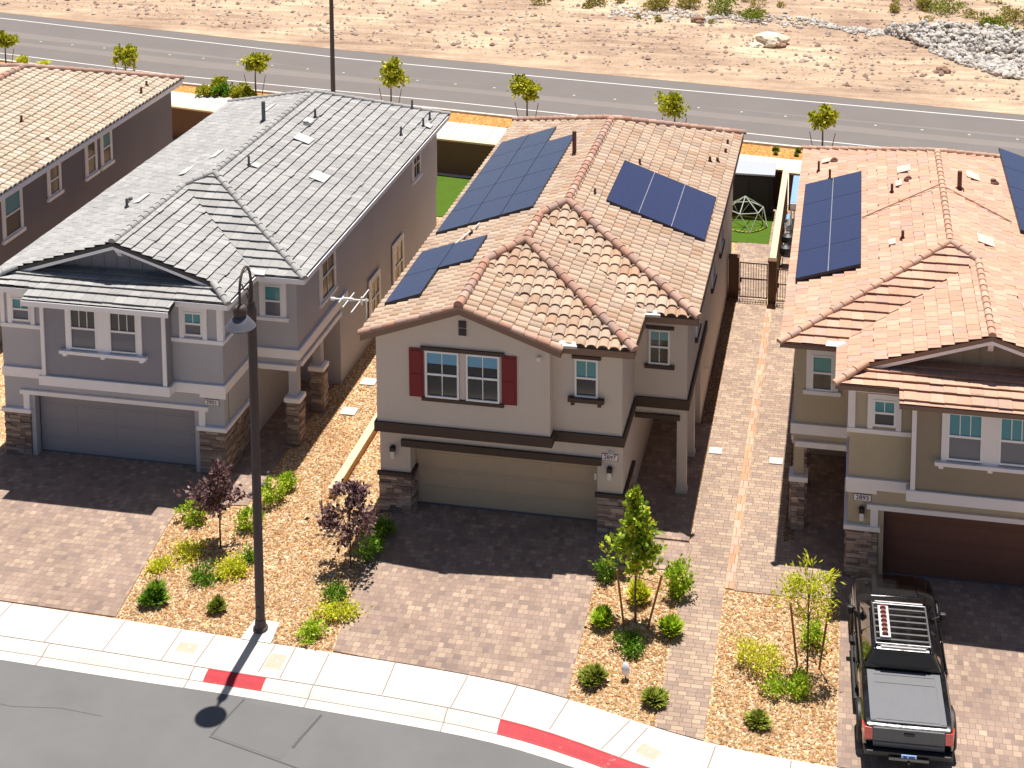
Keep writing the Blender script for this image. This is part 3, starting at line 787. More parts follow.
def number_plate(parent, P, u, z, txt, w_=.44, h=.17):
    b = MB(); b.pbox(P, u-w_/2,u+w_/2,0,.03,z-h/2,z+h/2); o = b.build('number_plate', M['plate_white'], parent, bevel=.008)
    b = MB(); b.pbox(P, u-w_/2-.015,u+w_/2+.015,0,.02,z-h/2-.015,z+h/2+.015); b.build('plate_frame', M['screen_grey'], o)
    cu = bpy.data.curves.new('digits','FONT'); cu.body = txt; cu.size = .175; cu.align_x='CENTER'; cu.align_y='CENTER'; cu.extrude=.003
    cu.offset = 0
    t = bpy.data.objects.new('digits', cu); COL.objects.link(t)
    me = bpy.data.meshes.new_from_object(t.evaluated_get(bpy.context.evaluated_depsgraph_get())); bpy.data.objects.remove(t)
    me.materials.clear(); me.materials.append(M['digit_black']); t = bpy.data.objects.new('digits', me); COL.objects.link(t)
    t.parent = o; t.rotation_euler = (R(90),0,0); c = Vector(P(u,.034,z))-ORG[o.name]; t.location = c
def pipes(parent, list_, mat, name='vent_pipe'):
    """list of (x,y,z,height,radius): each pipe a piece of the roof"""
    for x,y,z,h,r in list_:
        b = MB(); b.lathe((x,y,z), [(r*2.2,-.05),(r*1.9,.02),(r,.07),(r,h),(r*.7,h)], 10)
        b.build(name, mat, parent, smooth=True)
def flashing(parent, list_, mat='patch_grey'):
    for x,y,z,sx,sy,(ax,ay) in list_:
        b = MB(); b.hexa([(x-sx,y-sy,z-ax*sx-ay*sy),(x+sx,y-sy,z+ax*sx-ay*sy),(x+sx,y+sy,z+ax*sx+ay*sy),(x-sx,y+sy,z-ax*sx+ay*sy)]+
               [(x-sx,y-sy,z-ax*sx-ay*sy+.02),(x+sx,y-sy,z+ax*sx-ay*sy+.02),(x+sx,y+sy,z+ax*sx+ay*sy+.02),(x-sx,y+sy,z-ax*sx+ay*sy+.02)])
        b.build('roof_flashing', M[mat], parent)
def solar(parent, rects, fz, s, ax, label=None):
    """solar array on a plane rising along +/-x: mounting frame is the part, panels its pieces. fz(x)->z of the tile top"""
    b = MB(); lift = .14
    for x0,x1,y0,y1 in rects:
        b.hexa([(x0,y0,fz(x0)+lift-.09),(x1,y0,fz(x1)+lift-.09),(x1,y1,fz(x1)+lift-.09),(x0,y1,fz(x0)+lift-.09),
                (x0,y0,fz(x0)+lift-.004),(x1,y0,fz(x1)+lift-.004),(x1,y1,fz(x1)+lift-.004),(x0,y1,fz(x0)+lift-.004)])
        for yy in (y0+.25, y1-.25):
            b.box(x0+.03,x0+.10,yy-.02,yy+.02,fz(x0+.05)-.02,fz(x0+.05)+lift-.02)
            b.box(x1-.10,x1-.05,yy-.02,yy+.02,fz(x1-.05)-.02,fz(x1-.05)+lift-.02)
    o = b.build('solar_array', M['panel_frame'], parent)
    if label: o['label'] = label
    for x0,x1,y0,y1 in rects:
        b = MB(); i = .018
        xa,xb,ya,yb = x0+i,x1-i,y0+i,y1-i
        b.hexa([(xa,ya,fz(xa)+lift-.03),(xb,ya,fz(xb)+lift-.03),(xb,yb,fz(xb)+lift-.03),(xa,yb,fz(xa)+lift-.03),
                (xa,ya,fz(xa)+lift),(xb,ya,fz(xb)+lift),(xb,yb,fz(xb)+lift),(xa,yb,fz(xa)+lift)])
        b.build('solar_panel', M['panel_cell'], o)
    return o

# ------------------------------------------------------------------ the middle house (tan, clay S-tile roof)
def middle_house():
    H = thing('house', 'tan stucco house with red shutters, beige garage door and wavy clay tile roof', 'house', (2.6,-.5,0))
    e, s = 5.68, .35; xl, x1, x2, x3 = -1.25, 4.5, 6.5, 8.0; f1, f2, f3, yr = -1.25, -.95, 1.4, 18.25
    c1, c2, c3 = (xl+x1)/2, (xl+x2)/2, (xl+x3)/2
    yA, yE = 5.6, 14.2; zr3 = e+s*(c3-xl); sf = (zr3-e)/(yA-f3); sr = (zr3-e)/(yr-yE)
    zr1, zr2 = e+s*(c1-xl), e+s*(c2-xl)
    yC = f2+(c1-xl); yB = f2+(c2-xl); yD = f3+(zr2-e)/sf
    Lp = ((xl,0),(1,0),s)
    LF = [[(xl,f1),(c1,f1),(c1,yC),(xl,yC)], [(xl,yC),(c1,yC),(c2,yB),(xl,yB)], [(xl,yB),(c2,yB),(c2,yD),(xl,yD)],
          [(xl,yD),(c2,yD),(c3,yA),(xl,yA)], [(xl,yA),(c3,yA),(c3,yE),(xl,yE)], [(xl,yE),(c3,yE),(xl,yr)]]
    F = [(p,*Lp) for p in LF]
    F += [([(c1,f1),(x1,f1),(x1,f2),(c1,yC)], (x1,0),(-1,0),s),
          ([(x1,f2),(x2,f2),(c2,yB),(c1,yC)], (0,f2),(0,1),s),
          ([(x2,f2),(x2,f3),(c2,yD),(c2,yB)], (x2,0),(-1,0),s),
          ([(x2,f3),(x3,f3),(c3,yA),(c2,yD)], (0,f3),(0,1),sf),
          ([(x3,f3),(x3,yr),(c3,yE),(c3,yA)], (x3,0),(-1,0),s),
          ([(x3,yr),(xl,yr),(c3,yE)], (0,yr),(0,-1),sr)]
    # walls (butted boxes)
    b = MB(); yl = -.515
    b.box(-.95,-.05,yl,.0,0,2.7); b.box(5.4,6.12,yl,.0,0,2.7); b.box(-.05,5.4,yl,-.2,2.1,2.7); b.box(-.05,5.4,-.2,0,2.25,2.7)
    b.box(-.95,6.12,.06,6.0,0,2.7); b.box(-.95,7.62,6.0,17.75,0,2.72)
    b.box(-.9,4.13,-.9,yl,2.72,5.5); b.box(-.9,6.1,yl,1.83,2.72,5.5); b.box(-.9,7.65,1.83,17.75,2.74,5.5)
    u = lambda x: e+s*(min(x-xl, x1-x))-.19
    b.prism([(-.9,-.9,5.5),(4.13,-.9,5.5),(4.13,-.9,u(4.13)),(c1,-.9,u(c1)),(-.9,-.9,u(-.9))], (0,.9,0))
    b.box(6.1,7.65,1.83,2.15,2.52,2.74)           # porch beams
    b.box(7.36,7.65,2.15,6.0,2.52,2.74)
    b.build('wall', M['stucco_tan'], H)
    for y0 in (1.85, 3.95):
        b = MB(); b.box(7.36,7.64,y0,y0+.28,.07,2.52); b.box(7.33,7.67,y0-.03,y0+.31,.07,.17); b.build('porch_column', M['stucco_tan'], H)
    P1, Pl, P3, Pr = front(-.9), front(yl), front(1.83), right(7.65)
    garage_door(front(0.06), -.05, 5.4, .03, 2.25, M['door_beige'], H)
    trim(H, Pl, [(-.3,5.52,-.01,.09,2.08,2.28)], M['trim_brown'], 'garage_header')
    # belt course
    b = MB(); za, zb = 2.68, 2.97
    b.box(-.97,4.2,-.97,-.9,za,zb); b.box(4.13,4.2,-.9,yl-.07,za,zb); b.box(4.13,6.17,yl-.07,yl,za,zb); b.box(6.1,6.17,yl,1.76,za,zb)
    b.box(6.17,7.72,1.76,1.83,za+.02,zb+.03); b.box(7.65,7.72,1.83,7.2,za+.02,zb+.03); b.box(-.97,-.9,-.9,6.5,za,zb)
    b.box(-.9,4.13,-.9,yl,za,2.72)
    b.build('belt_course', M['trim_brown'], H)
    # stone pier bases
    ledge_stone(H, [(Pl,-.99,-.03,0,1.15),(right(-.05),yl,.0,0,1.15)], M['stone'])
    ledge_stone(H, [(Pl,5.4,6.16,0,1.15),(right(6.12),yl,1.3,0,1.15)], M['stone'])
    trim(H, Pl, [(-1.02,.03,-.0,.1,1.15,1.26),(5.34,6.22,0,.1,1.15,1.26)], M['trim_brown'], 'stone_cap')
    trim(H, right(6.12), [(yl,1.32,0,.1,1.15,1.26)], M['trim_brown'], 'stone_cap')
    trim(H, right(-.05), [(yl,.0,0,.08,1.15,1.26)], M['trim_brown'], 'stone_cap')
    # gable window pair
    for a, c in ((.55,1.53),(1.73,2.70)):
        window(H, P1, a, c, 3.84, 5.22, 'blind_blue', .27)
    trim(H, P1, [(.42,2.84,0,.07,5.23,5.33),(.44,2.82,0,.07,3.73,3.83)], M['trim_brown'], 'window_trim')
    trim(H, P1, [(1.55,1.71,0,.025,3.84,5.22)], M['stucco_tan'], 'window_mullion')
    for a, c in ((.08,.5),(2.76,3.19)):
        b = MB(); b.pbox(P1,a,c,0,.04,3.82,5.25)
        for qa,qb in ((3.88,4.5),(4.56,5.19)): b.pbox(P1,a+.06,c-.06,.03,.055,qa,qb)
        b.build('shutter', M['shutter_red'], H)
    for z in (5.76,5.99):
        b = MB(); b.pbox(P1,1.53,1.75,0,.035,z-.02,z+.17); o = b.build('gable_vent', M['trim_brown'], H)
        b = MB(); b.pbox(P1,1.56,1.72,.03,.04,z+.01,z+.14); o2 = b.build('vent_opening', M['charcoal'], o)
    window(H, Pl, 4.76, 5.42, 4.05, 5.17, 'blind_teal', .5, 'pane_dark', 1, 0)
    trim(H, Pl, [(4.58,5.6,0,.16,3.93,4.05),(4.66,4.76,0,.13,3.83,3.93),(5.42,5.52,0,.13,3.83,3.93)], M['trim_brown'], 'window_sill')
    trim(H, Pl, [(4.68,5.5,0,.06,5.17,5.26)], M['trim_brown'], 'window_trim')
    window(H, P3, 6.52, 7.14, 3.98+.06, 5.1, 'blind_teal', .3, 'pane_dark', 1, 1)
    trim(H, P3, [(6.4,7.28,0,.1,3.92,4.03),(6.42,7.26,0,.05,5.11,5.2)], M['trim_brown'], 'window_sill')
    trim(H, P3, [(6.13,7.45,.0,.08,2.36,2.5)], M['trim_brown'], 'porch_header')
    for ya,yb,wa,wb in ((4.0,4.9,3.9,5.0),(9.0,10.1,3.3,4.9),(12.0,13.3,3.3,4.9)):
        window(H, Pr, ya, yb, wa, wb, 'blind_teal', .4)
        trim(H, Pr, [(ya-.12,yb+.12,0,.09,wb,wb+.1),(ya-.12,yb+.12,0,.09,wa-.12,wa)], M['trim_brown'], 'window_trim')
    wall_lamp(H, Pl, -.55, 1.83); wall_lamp(H, Pl, 5.76, 1.83)
    number_plate(H, Pl, 5.76, 2.33, '2897')
    b = MB(); b.tube([(5.74,yl,2.5),(5.74,yl-.1,2.48),(5.8,yl-.12,2.46),(5.86,yl-.08,2.5)], .025, 8); b.build('plate_light', M['lamp_white'], H, smooth=True)
    b = MB(); b.lathe((3.83,-.97,5.28), [(.02,-.08),(.06,-.05),(.07,0),(.05,.05)], 12); b.build('security_camera', M['lamp_white'], H, smooth=True)
    b = MB(); b.box(5.3,5.36,-.42,-.36,1.55,1.75); b.build('door_sensor', M['lamp_white'], H)
    b = MB(); b.tube([(7.65,7.3,1.3),(7.74,7.3,1.3)], .06, 10); b.build('hose_bib', M['lamp_white'], H)
    b = MB(); b.tube([(7.65,11.5,4.6),(7.78,11.5,4.6)], .07, 10); b.build('flood_light', M['lamp_white'], H)
    # roof
    roof = tile_roof('roof', F, e, 's', M['tile_terracotta'], H)
    roof_deck(F, e, M['fascia_brown'], roof)
    cap_line = lambda p, q, r=.13: ridge(roof, 'ridge_terracotta', p, q, r)
    L = .07
    cap_line((c1,f1,zr1+L), (c1,yC,zr1+L)); cap_line((c1,yC,zr1+L), (c2,yB,zr2+L)); cap_line((x2,f2,e+L), (c2,yB,zr2+L))
    cap_line((c2,yB,zr2+L), (c2,yD,zr2+L)); cap_line((c2,yD,zr2+L), (c3,yA,zr3+L)); cap_line((x3,f3,e+L), (c3,yA,zr3+L))
    cap_line((c3,yA,zr3+L), (c3,yE,zr3+L)); cap_line((xl,yr,e+L), (c3,yE,zr3+L)); cap_line((x3,yr,e+L), (c3,yE,zr3+L))
    cap_line((xl,f1+.06,e), (c1,f1+.06,zr1), .1); cap_line((x1,f1+.06,e), (c1,f1+.06,zr1), .1)
    fzl = lambda x: e+s*(x-xl)+.05; fzr = lambda x: e+s*(x3-x)+.05
    pipes(roof, [(2.62,10.75,fzl(2.62),.85,.075),(.39,4.9,fzl(.39),.16,.05),(4.92,10.9,fzr(4.92),.22,.04),(7.1,13.85,fzr(7.1),.2,.05),(7.35,14.15,fzr(7.35),.16,.05),(7.55,15.3,fzr(7.55),.2,.05),(7.54,16.3,fzr(7.54),.22,.045),(4.03,6.9,fzr(4.03),.22,.04)], M['pipe_brown'])
    b = MB(); b.tube([(.05,3.95,fzl(.05)+.1),(.55,5.35,fzl(.5)+.16)], .03, 8); b.build('roof_conduit', M['flash_white'], roof)
    for (px,py,qx,qy) in ((x2-.12,f3-.1,x2+.42,f3+.14),(x1-.12,f2-.12,x1+.42,f2+.1)):
        b = MB(); b.hexa([(px,py,e-.0),(qx,py+.03,e-.0),(qx-.1,qy,e+.06),(px+.02,qy,e+.06),(px,py,e+.075),(qx,py+.03,e+.075),(qx-.1,qy,e+.13),(px+.02,qy,e+.13)])
        b.build('valley_flashing', M['flash_white'], roof)
    # solar arrays
    cx = [-1.0,.08,1.155,2.23]; ry = [5.66,7.5,9.36,11.22,13.06,14.86]
    rects = [(cx[i],cx[i+1],ry[j],ry[j+1]) for i in range(2) for j in range(5)]+[(cx[2],cx[3],ry[j],ry[j+1]) for j in range(4)]
    solar(H, rects, fzl, s, 1, 'large array of fourteen panels on the left slope')
    solar(H, [(-1.0,.08,.25,2.15),(-1.0,.08,2.15,4.1),(.08,1.14,2.1,4.02)], fzl, s, 1, 'small array of three panels near the front of the left slope')
    xs = [4.46,5.52,6.58,7.66]
    solar(H, [(xs[i],xs[i+1],6.56,10.46) for i in range(3)], fzr, s, -1, 'dark array on the right slope')
    b = MB()
    for x in (5.52,6.58): b.hexa([(x-.012,6.56,fzr(x)+.135),(x+.012,6.56,fzr(x)+.135),(x+.012,10.46,fzr(x)+.135),(x-.012,10.46,fzr(x)+.135),(x-.012,6.56,fzr(x)+.15),(x+.012,6.56,fzr(x)+.15),(x+.012,10.46,fzr(x)+.15),(x-.012,10.46,fzr(x)+.15)])
    b.build('array_clamp', M['rail_silver'], H)
middle_house()

# ------------------------------------------------------------------ the two houses of the second plan (mirror images)
def plan_b(x0, m, fr, S):
    X = lambda u: x0+m*u
    H = thing('house', S['label'], 'house', (X(3),fr,0))
    e, s = 5.63, .32
    uL, uR, ug = -1.95, 7.65, -.4; c1 = (uL+uR)/2; c2 = (ug+uR)/2
    f = fr-.42; f3 = fr+1.72; yA = fr+6.1; yr = fr+18.4; yE = S['ridge_end']
    zr1 = e+s*(c1-uL); zr2 = e+s*(c2-ug); sf = (zr1-e)/(yA-f3); sr = (zr1-e)/(yr-yE); yD = f3+(zr2-e)/sf
    yk = f+.8                                           # rake line of the front gable
    G = (m,0); Gn = (-m,0)
    def fc(poly, p0, g, sl): return ([(X(u),y) for u,y in poly], (X(p0[0]),p0[1]), g, sl)
    F = [fc([(uL,f3),(c1,yA),(c1,yE),(uL,yr)], (uL,0), G, s),
         fc([(uL,f3),(ug,f3),(c2,yD),(c1,yA)], (0,f3), (0,1), sf),
         fc([(ug,f),(ug,yk),(ug+.8,yk)], (ug,0), G, s),
         fc([(ug,yk),(c2,yk),(c2,yD),(ug,f3)], (ug,0), G, s),
         fc([(uR,f),(uR,yk),(uR-.8,yk)], (uR,0), Gn, s),
         fc([(c2,yk),(uR,yk),(uR,yD),(c2,yD)], (uR,0), Gn, s),
         fc([(c2,yD),(uR,yD),(uR,yA),(c1,yA)], (uR,0), Gn, s),
         fc([(c1,yA),(uR,yA),(uR,yE),(c1,yE)], (uR,0), Gn, s),
         fc([(c1,yE),(uR,yE),(uR,yr)], (uR,0), Gn, s),
         fc([(uL,yr),(uR,yr),(c1,yE)], (0,yr), (0,-1), sr),
         fc([(ug,f),(uR,f),(uR-1.4,f+1.4),(ug+1.4,f+1.4)], (0,f), (0,1), .13),
         fc([(1.25,f-.48),(5.95,f-.48),(5.95,f),(1.25,f)], (0,f), (0,1), s)]
    def bx(b, u0,u1,*r): b.box(X(u0),X(u1),*r)
    W, D, T = M[S['wall']], M[S['bay']], M[S['trim']]
    b = MB(); rb = yr-.45
    bx(b,0,.95,fr,fr+.3,0,2.7); bx(b,6.2,7.2,fr,fr+.3,0,2.7); bx(b,.95,6.2,fr,fr+.3,2.05,2.7)
    bx(b,0,7.2,fr+.36,fr+6.1,0,2.7); bx(b,-1.5,7.2,fr+6.1,rb,0,2.72)
    bx(b,0,7.2,fr,fr+2.1,2.72,5.45); bx(b,-1.55,7.2,fr+2.1,rb,2.74,5.45)
    bx(b,-1.55,0,fr+2.1,fr+2.4,2.5,2.74); bx(b,-1.55,-1.25,fr+2.4,fr+6.1,2.5,2.74)
    b.build('wall', W, H)
    b = MB(); bx(b,1.6,5.65,fr-.4,fr-.001,2.86,5.42); b.build('bay_wall', D, H)
    Pf, Pb, Pe = front(fr), front(fr-.4), front(fr+2.1)
    U = lambda a,c: (min(X(a),X(c)), max(X(a),X(c)))
    side = (right if m < 0 else left)
    Ps0, Ps1 = side(X(0)), side(X(-1.55))
    a,c = U(.95,6.2); garage_door(front(fr+.3), a, c, .03, 2.2, M[S['door']], H)
    # white trims
    def T_(P, pcs, name, mat=T):
        out = []
        for (u0,u1,d0,d1,z0,zz1) in pcs:
            a,c = U(u0,u1); out.append((a,c,d0,d1,z0,zz1))
        return trim(H, P, out, mat, name)
    T_(Pf, [(.5,6.65,0,.08,2.03,2.16),(.6,.8,.0,.06,1.52,2.03),(6.35,6.55,0,.06,1.52,2.03)], 'garage_header')
    T_(front(fr+.3), [(.85,.95,-.02,.05,.03,2.05),(6.2,6.3,-.02,.05,.03,2.05)], 'garage_jamb')
    T_(Pf, [(-.07,1.6,0,.08,2.58,2.88),(5.65,7.2,0,.08,2.58,2.88),(-.07,.75,0,.06,2.46,2.577)], 'belt_course')
    b = MB(); bx(b,1.5,5.75,fr-.48,fr-.09,2.6,2.855); bx(b,1.5,5.75,fr-.48,fr-.41,2.856,2.9); b.build('bay_sill_band', T, H)
    T_(Pf, [(-.07,1.6,0,.07,4.16,4.28),(5.65,7.2,0,.07,4.16,4.28)], 'sill_course')
    trim(H, Ps0, [(fr,fr+2.1,0,.066,2.583,2.877),(fr,fr+2.1,0,.066,4.163,4.277)], T, 'belt_course')
    T_(Pf, [(-.05,.14,0,.05,4.28,5.4),(7.06,7.2,0,.05,4.28,5.4)], 'corner_board'); trim(H, Ps0, [(fr,fr+.1,0,.045,4.28,5.4)], T, 'corner_board')
    T_(Pb, [(1.6,1.72,0,.045,2.9,5.3),(5.53,5.65,0,.045,2.9,5.3)], 'corner_board')
    T_(Pe, [(-1.63,-.0,0,.08,2.84,3.14)], 'belt_course'); trim(H, Ps1, [(fr+2.1,fr+6.6,0,.076,2.843,3.137)], T, 'belt_course')
    T_(Pe, [(-1.5,-.02,0,.09,2.46,2.62)], 'porch_header'); trim(H, Ps1, [(fr+2.3,fr+6.0,0,.06,2.5,2.64)], T, 'porch_header')
    T_(Pf, [(0,7.2,0,.06,5.3,5.42)], 'frieze_board')
    # windows
    for u0,u1 in ((2.5,3.4),(3.8,4.68)):
        a,c = U(u0,u1); window(H, Pb, a, c, 3.84, 5.16, S['blind'], .5, S['screen'], S['mull'], 0)
    T_(Pb, [(2.36,2.5,0,.05,3.8,5.28),(3.4,3.8,0,.05,3.8,5.28),(4.68,4.82,0,.05,3.8,5.28),(2.5,3.4,0,.05,5.16,5.28),(3.8,4.68,0,.05,5.16,5.28)], 'casing')
    T_(Pb, [(2.2,5.0,0,.16,3.7,3.8),(2.3,2.42,0,.13,3.62,3.7),(3.54,3.66,0,.13,3.62,3.7),(4.78,4.9,0,.13,3.62,3.7)], 'window_sill')
    for u0,u1 in ((.6,1.2),(6.2,6.82)):
        a,c = U(u0,u1); window(H, Pf, a, c, 4.38, 5.12, S['blind2'], .5, S['screen2'], 1, 0)
        casing(H, Pf, a, c, 4.3, 5.12, T, .14)
    a,c = U(-1.08,-.48); window(H, Pe, a, c, 4.16, 5.2, S['blind2'], .5, S['screen2'], 0, 0)
    casing(H, Pe, a, c, 4.16, 5.2, T, .14); trim(H, Pe, [(a-.22,c+.22,0,.1,4.05,4.16)], T, 'window_sill')
    for ya,yb,z0,zz1 in ((fr+4.2,fr+5.45,3.75,5.25),(fr+14.5,fr+15.4,4.15,5.3),(fr+11.9,fr+13.0,.8,2.5),(fr+9.1,fr+10.1,.9,2.3)):
        window(H, Ps1, ya, yb, z0, zz1, 'blind_dark', .2)
        casing(H, Ps1, ya, yb, z0, zz1, T, .12); trim(H, Ps1, [(ya-.16,yb+.16,0,.09,z0-.12,z0-.02)], T, 'window_sill')
    # stone
    sm = M[S['stone']]
    a,c = U(-.02,.8); ledge_stone(H, [(Pf,a,c,0,1.42),(Ps0,fr,fr+2.2,0,1.42),((left if m<0 else right)(X(.95) if False else X(.8)),fr,fr+.3,0,1.42)], sm)
    a,c = U(6.35,7.22); ledge_stone(H, [(Pf,a,c,0,1.42),((right if m<0 else left)(X(6.35)),fr,fr+.3,0,1.42)], sm)
    T_(Pf, [(-.1,.86,0,.11,1.42,1.54),(6.3,7.28,0,.11,1.42,1.54)], 'stone_cap'); trim(H, Ps0, [(fr,fr+2.25,0,.096,1.423,1.537)], T, 'stone_cap')
    for y0 in (fr+2.0, fr+4.1):
        b = MB(); bx(b,-1.52,-1.24,y0+.06,y0+.34,1.6,2.5); o = b.build('porch_column', W, H)
        xa,xb = U(-1.57,-1.2); ledge_stone(o, [(front(y0),xa,xb,0,1.46),(right(xb),y0,y0+.4,0,1.46),(left(xa),y0,y0+.4,0,1.46)], sm)
        b = MB(); b.box(xa+.005,xb-.005,y0+.005,y0+.4,0,1.46); b.build('column_core', sm, o)
        b = MB(); b.box(xa-.08,xb+.08,y0-.08,y0+.46,1.46,1.6); b.build('column_cap', T, o)
    number_plate(H, Pf, X(.38), 2.31, S['no'])
    if S.get('lamp'): wall_lamp(H, Pf, X(.37), 1.83)
    # front gable above the skirt roof
    yg = f+1.38; zs = e+.13*1.38
    uz = lambda u: e+s*min(u-ug, uR-u)-.12
    b = MB(); b.prism([(X(ug+1.3),yg,zs-.35),(X(uR-1.3),yg,zs-.35),(X(uR-1.3),yg,uz(uR-1.3)),(X(c2),yg,uz(c2)),(X(ug+1.3),yg,uz(ug+1.3))], (0,.2,0))
    o = b.build('gable_wall', D, H)
    u = ug+1.7
    while u < uR-1.7:
        b = MB(); b.box(X(u)-.02,X(u)+.02,yg-.025,yg,zs-.1,uz(u)); u += .42; b.build('batten', D, o)
    b = MB()
    for ua,ub in ((ug+.8,c2),(uR-.8,c2)):
        za,zb_ = uz(ua)-.02, uz(ub)-.02
        b.hexa([(X(ua),yk+.03,za-.1),(X(ub),yk+.03,zb_-.1),(X(ub),yk+.07,zb_-.1),(X(ua),yk+.07,za-.1),(X(ua),yk+.03,za+.02),(X(ub),yk+.03,zb_+.02),(X(ub),yk+.07,zb_+.02),(X(ua),yk+.07,za+.02)])
    b.build('rake_board', T, o)
    b = MB(); xc = X(c2); zc = uz(c2)
    b.prism([(xc-.07,yg-.02,zc-.5),(xc-.07,yg-.12,zc-.5),(xc-.07,yg-.4,zc-.16),(xc-.07,yg-.4,zc-.1),(xc-.07,yg-.02,zc-.1)], (.14,0,0)); b.build('bracket', T, o)
    # roof
    roof = tile_roof('roof', F, e, 'flat', M[S['tile']], H)
    roof_deck(F, e, M[S['fascia']], roof, th=.13)
    if S.get('eave_board'):
        def eb(u0,u1,y0,y1,zz=e): 
            xa,xb = U(u0,u1); b = MB(); b.box(xa,xb,y0,y1,zz-.18,zz-.02); b.build('eave_board', T, roof)
        eb(ug,1.25,f-.03,f); eb(5.95,uR,f-.03,f); eb(1.25,5.95,f-.51,f-.48,e-.15); eb(uL-.03,uL,f3,yr); eb(uL,ug,f3-.03,f3); eb(ug-.03,ug,f,f3)
    cl = lambda p, q, r: ridge(roof, S['ridge'], p, q, r)
    L = .01; Q = lambda u,y,z: (X(u),y,z+L)
    cl(Q(uL,f3,e), Q(c1,yA,zr1), .105); cl(Q(c2,yD,zr2), Q(c1,yA,zr1), .105); cl(Q(c2,yk,zr2), Q(c2,yD,zr2), .105)
    cl(Q(c1,yA,zr1), Q(c1,yE,zr1), .105); cl(Q(uL,yr,e), Q(c1,yE,zr1), .105); cl(Q(uR,yr,e), Q(c1,yE,zr1), .105)
    cl(Q(ug,f,e), Q(ug+.8,yk,e+s*.8), .105); cl(Q(uR,f,e), Q(uR-.8,yk,e+s*.8), .105)
    b = MB()
    px = X(ug); b.hexa([(px-.3,f3-.06,e+.04),(px+.3,f3-.06,e+.04),(px+.25,f3+.16,e+.09),(px-.25,f3+.16,e+.09),(px-.3,f3-.06,e+.06),(px+.3,f3-.06,e+.06),(px+.25,f3+.16,e+.11),(px-.25,f3+.16,e+.11)])
    b.build('valley_flashing', M['flash_white'], roof)
    ze = lambda x: e+s*abs(x-X(uL))+.045; zf = lambda x: e+s*abs(X(uR)-x)+.045
    return H, roof, ze, zf, s
HL, roofL, zeL, zfL, s_ = plan_b(-6.13, -1, .42, dict(label='grey stucco house with white trim and pale grey tile roof, behind the street lamp', wall='stucco_grey', bay='stucco_dark_grey', trim='trim_white', door='door_grey', blind='blind_dark', screen='screen_grey', mull=2, blind2='blind_teal', screen2='screen_grey', ridge_end=16.0, stone='stone_tan', tile='tile_grey', ridge='tile_grey', fascia='fascia_dark', eave_board=True, no='2901'))
pipes(roofL, [(-8.31,7.86,zeL(-8.31),.34,.04),(-8.04,13.66,zeL(-8.04),.34,.045),(-5.05,15.0,zeL(-5.05),.34,.04),(-4.63,16.63,zeL(-4.63),.34,.04),(-4.61,17.5,zeL(-4.61),.34,.04),(-5.5,18.0,zeL(-5.5),.34,.04),(-9.7,12.61,zfL(-9.7),.78,.075),(-11.24,4.64,zfL(-11.24),.3,.045),(-11.5,5.4,zfL(-11.5),.12,.07),(-8.05,12.77,zeL(-8.05),.1,.08)], M['pipe_grey'])
flashing(roofL, [(-7.65,11.43,zeL(-7.65)+.03,.3,.3,(-s_,0)),(-6.15,8.96,zeL(-6.15)+.03,.28,.34,(-s_,0)),(-8.1,13.1,zeL(-8.1)+.03,.14,.25,(-s_,0)),(-10.39,14.83,zfL(-10.39)+.03,.12,.5,(s_,0)),(-10.5,7.6,zfL(-10.5)+.03,.14,.4,(s_,0)),(-11.0,5.2,zfL(-11.0)+.03,.12,.4,(s_,0)),(-10.0,9.0,zfL(-10.0)+.03,.13,.4,(s_,0)),(-4.45,16.8,zeL(-4.45)+.03,.12,.2,(-s_,0)),(-8.1,8.0,zeL(-8.1)+.03,.13,.16,(-s_,0))])
HR, roofR, zeR, zfR, s_ = plan_b(12.33, 1, -1.25, dict(label='olive stucco house with dark brown garage door and pinkish flat tile roof, behind the pickup', wall='stucco_olive', bay='stucco_dark_olive', trim='trim_lilac', door='door_brown', blind='blind_cyan', screen='screen_grey', mull=2, blind2='blind_teal', screen2='screen_dark', ridge_end=13.2, stone='stone', tile='tile_pink', ridge='tile_pink', fascia='fascia_brown', no='2893', lamp=True))
pipes(roofR, [(11.05,13.99,zeR(11.05),.38,.04),(11.47,12.85,zeR(11.47),.36,.04),(13.57,10.05,zeR(13.57),.3,.045),(13.82,5.84,zeR(13.82),.26,.045),(11.6,14.75,zeR(11.6),.1,.08),(14.14,10.93,zeR(14.14),.1,.08),(15.75,9.9,zfR(15.75),.6,.075),(17.01,11.84,zfR(17.01),.12,.09)], M['pipe_brown'])
flashing(roofR, [(14.0,12.0,zeR(14.0)+.03,.22,.3,(s_,0)),(11.3,14.9,zeR(11.3)+.03,.16,.2,(s_,0)),(16.3,11.7,zfR(16.3)+.03,.22,.34,(-s_,0)),(16.3,5.9,zfR(16.3)+.03,.25,.34,(-s_,0)),(13.8,10.7,zeR(13.8)+.03,.1,.24,(s_,0)),(17.3,1.6,zfR(17.3)+.03,.3,.34,(-s_,0)),(13.5,5.7,zeR(13.5)+.03,.1,.2,(s_,0))], 'patch_pink')
b = MB(); b.tube([(12.6,8.3,zeR(12.6)+.04),(15.1,9.6,zeR(15.1)+.06),(17.3,8.4,zfR(17.3)+.04)], .022, 8); b.build('roof_conduit', M['ridge_terracotta'], roofR)
solar(HR, [(10.63+.97*i,10.63+.97*(i+1),4.3+2.06*j,4.3+2.06*(j+1)) for i in range(2) for j in range(4)], zeR, s_, 1, 'array on the left slope')
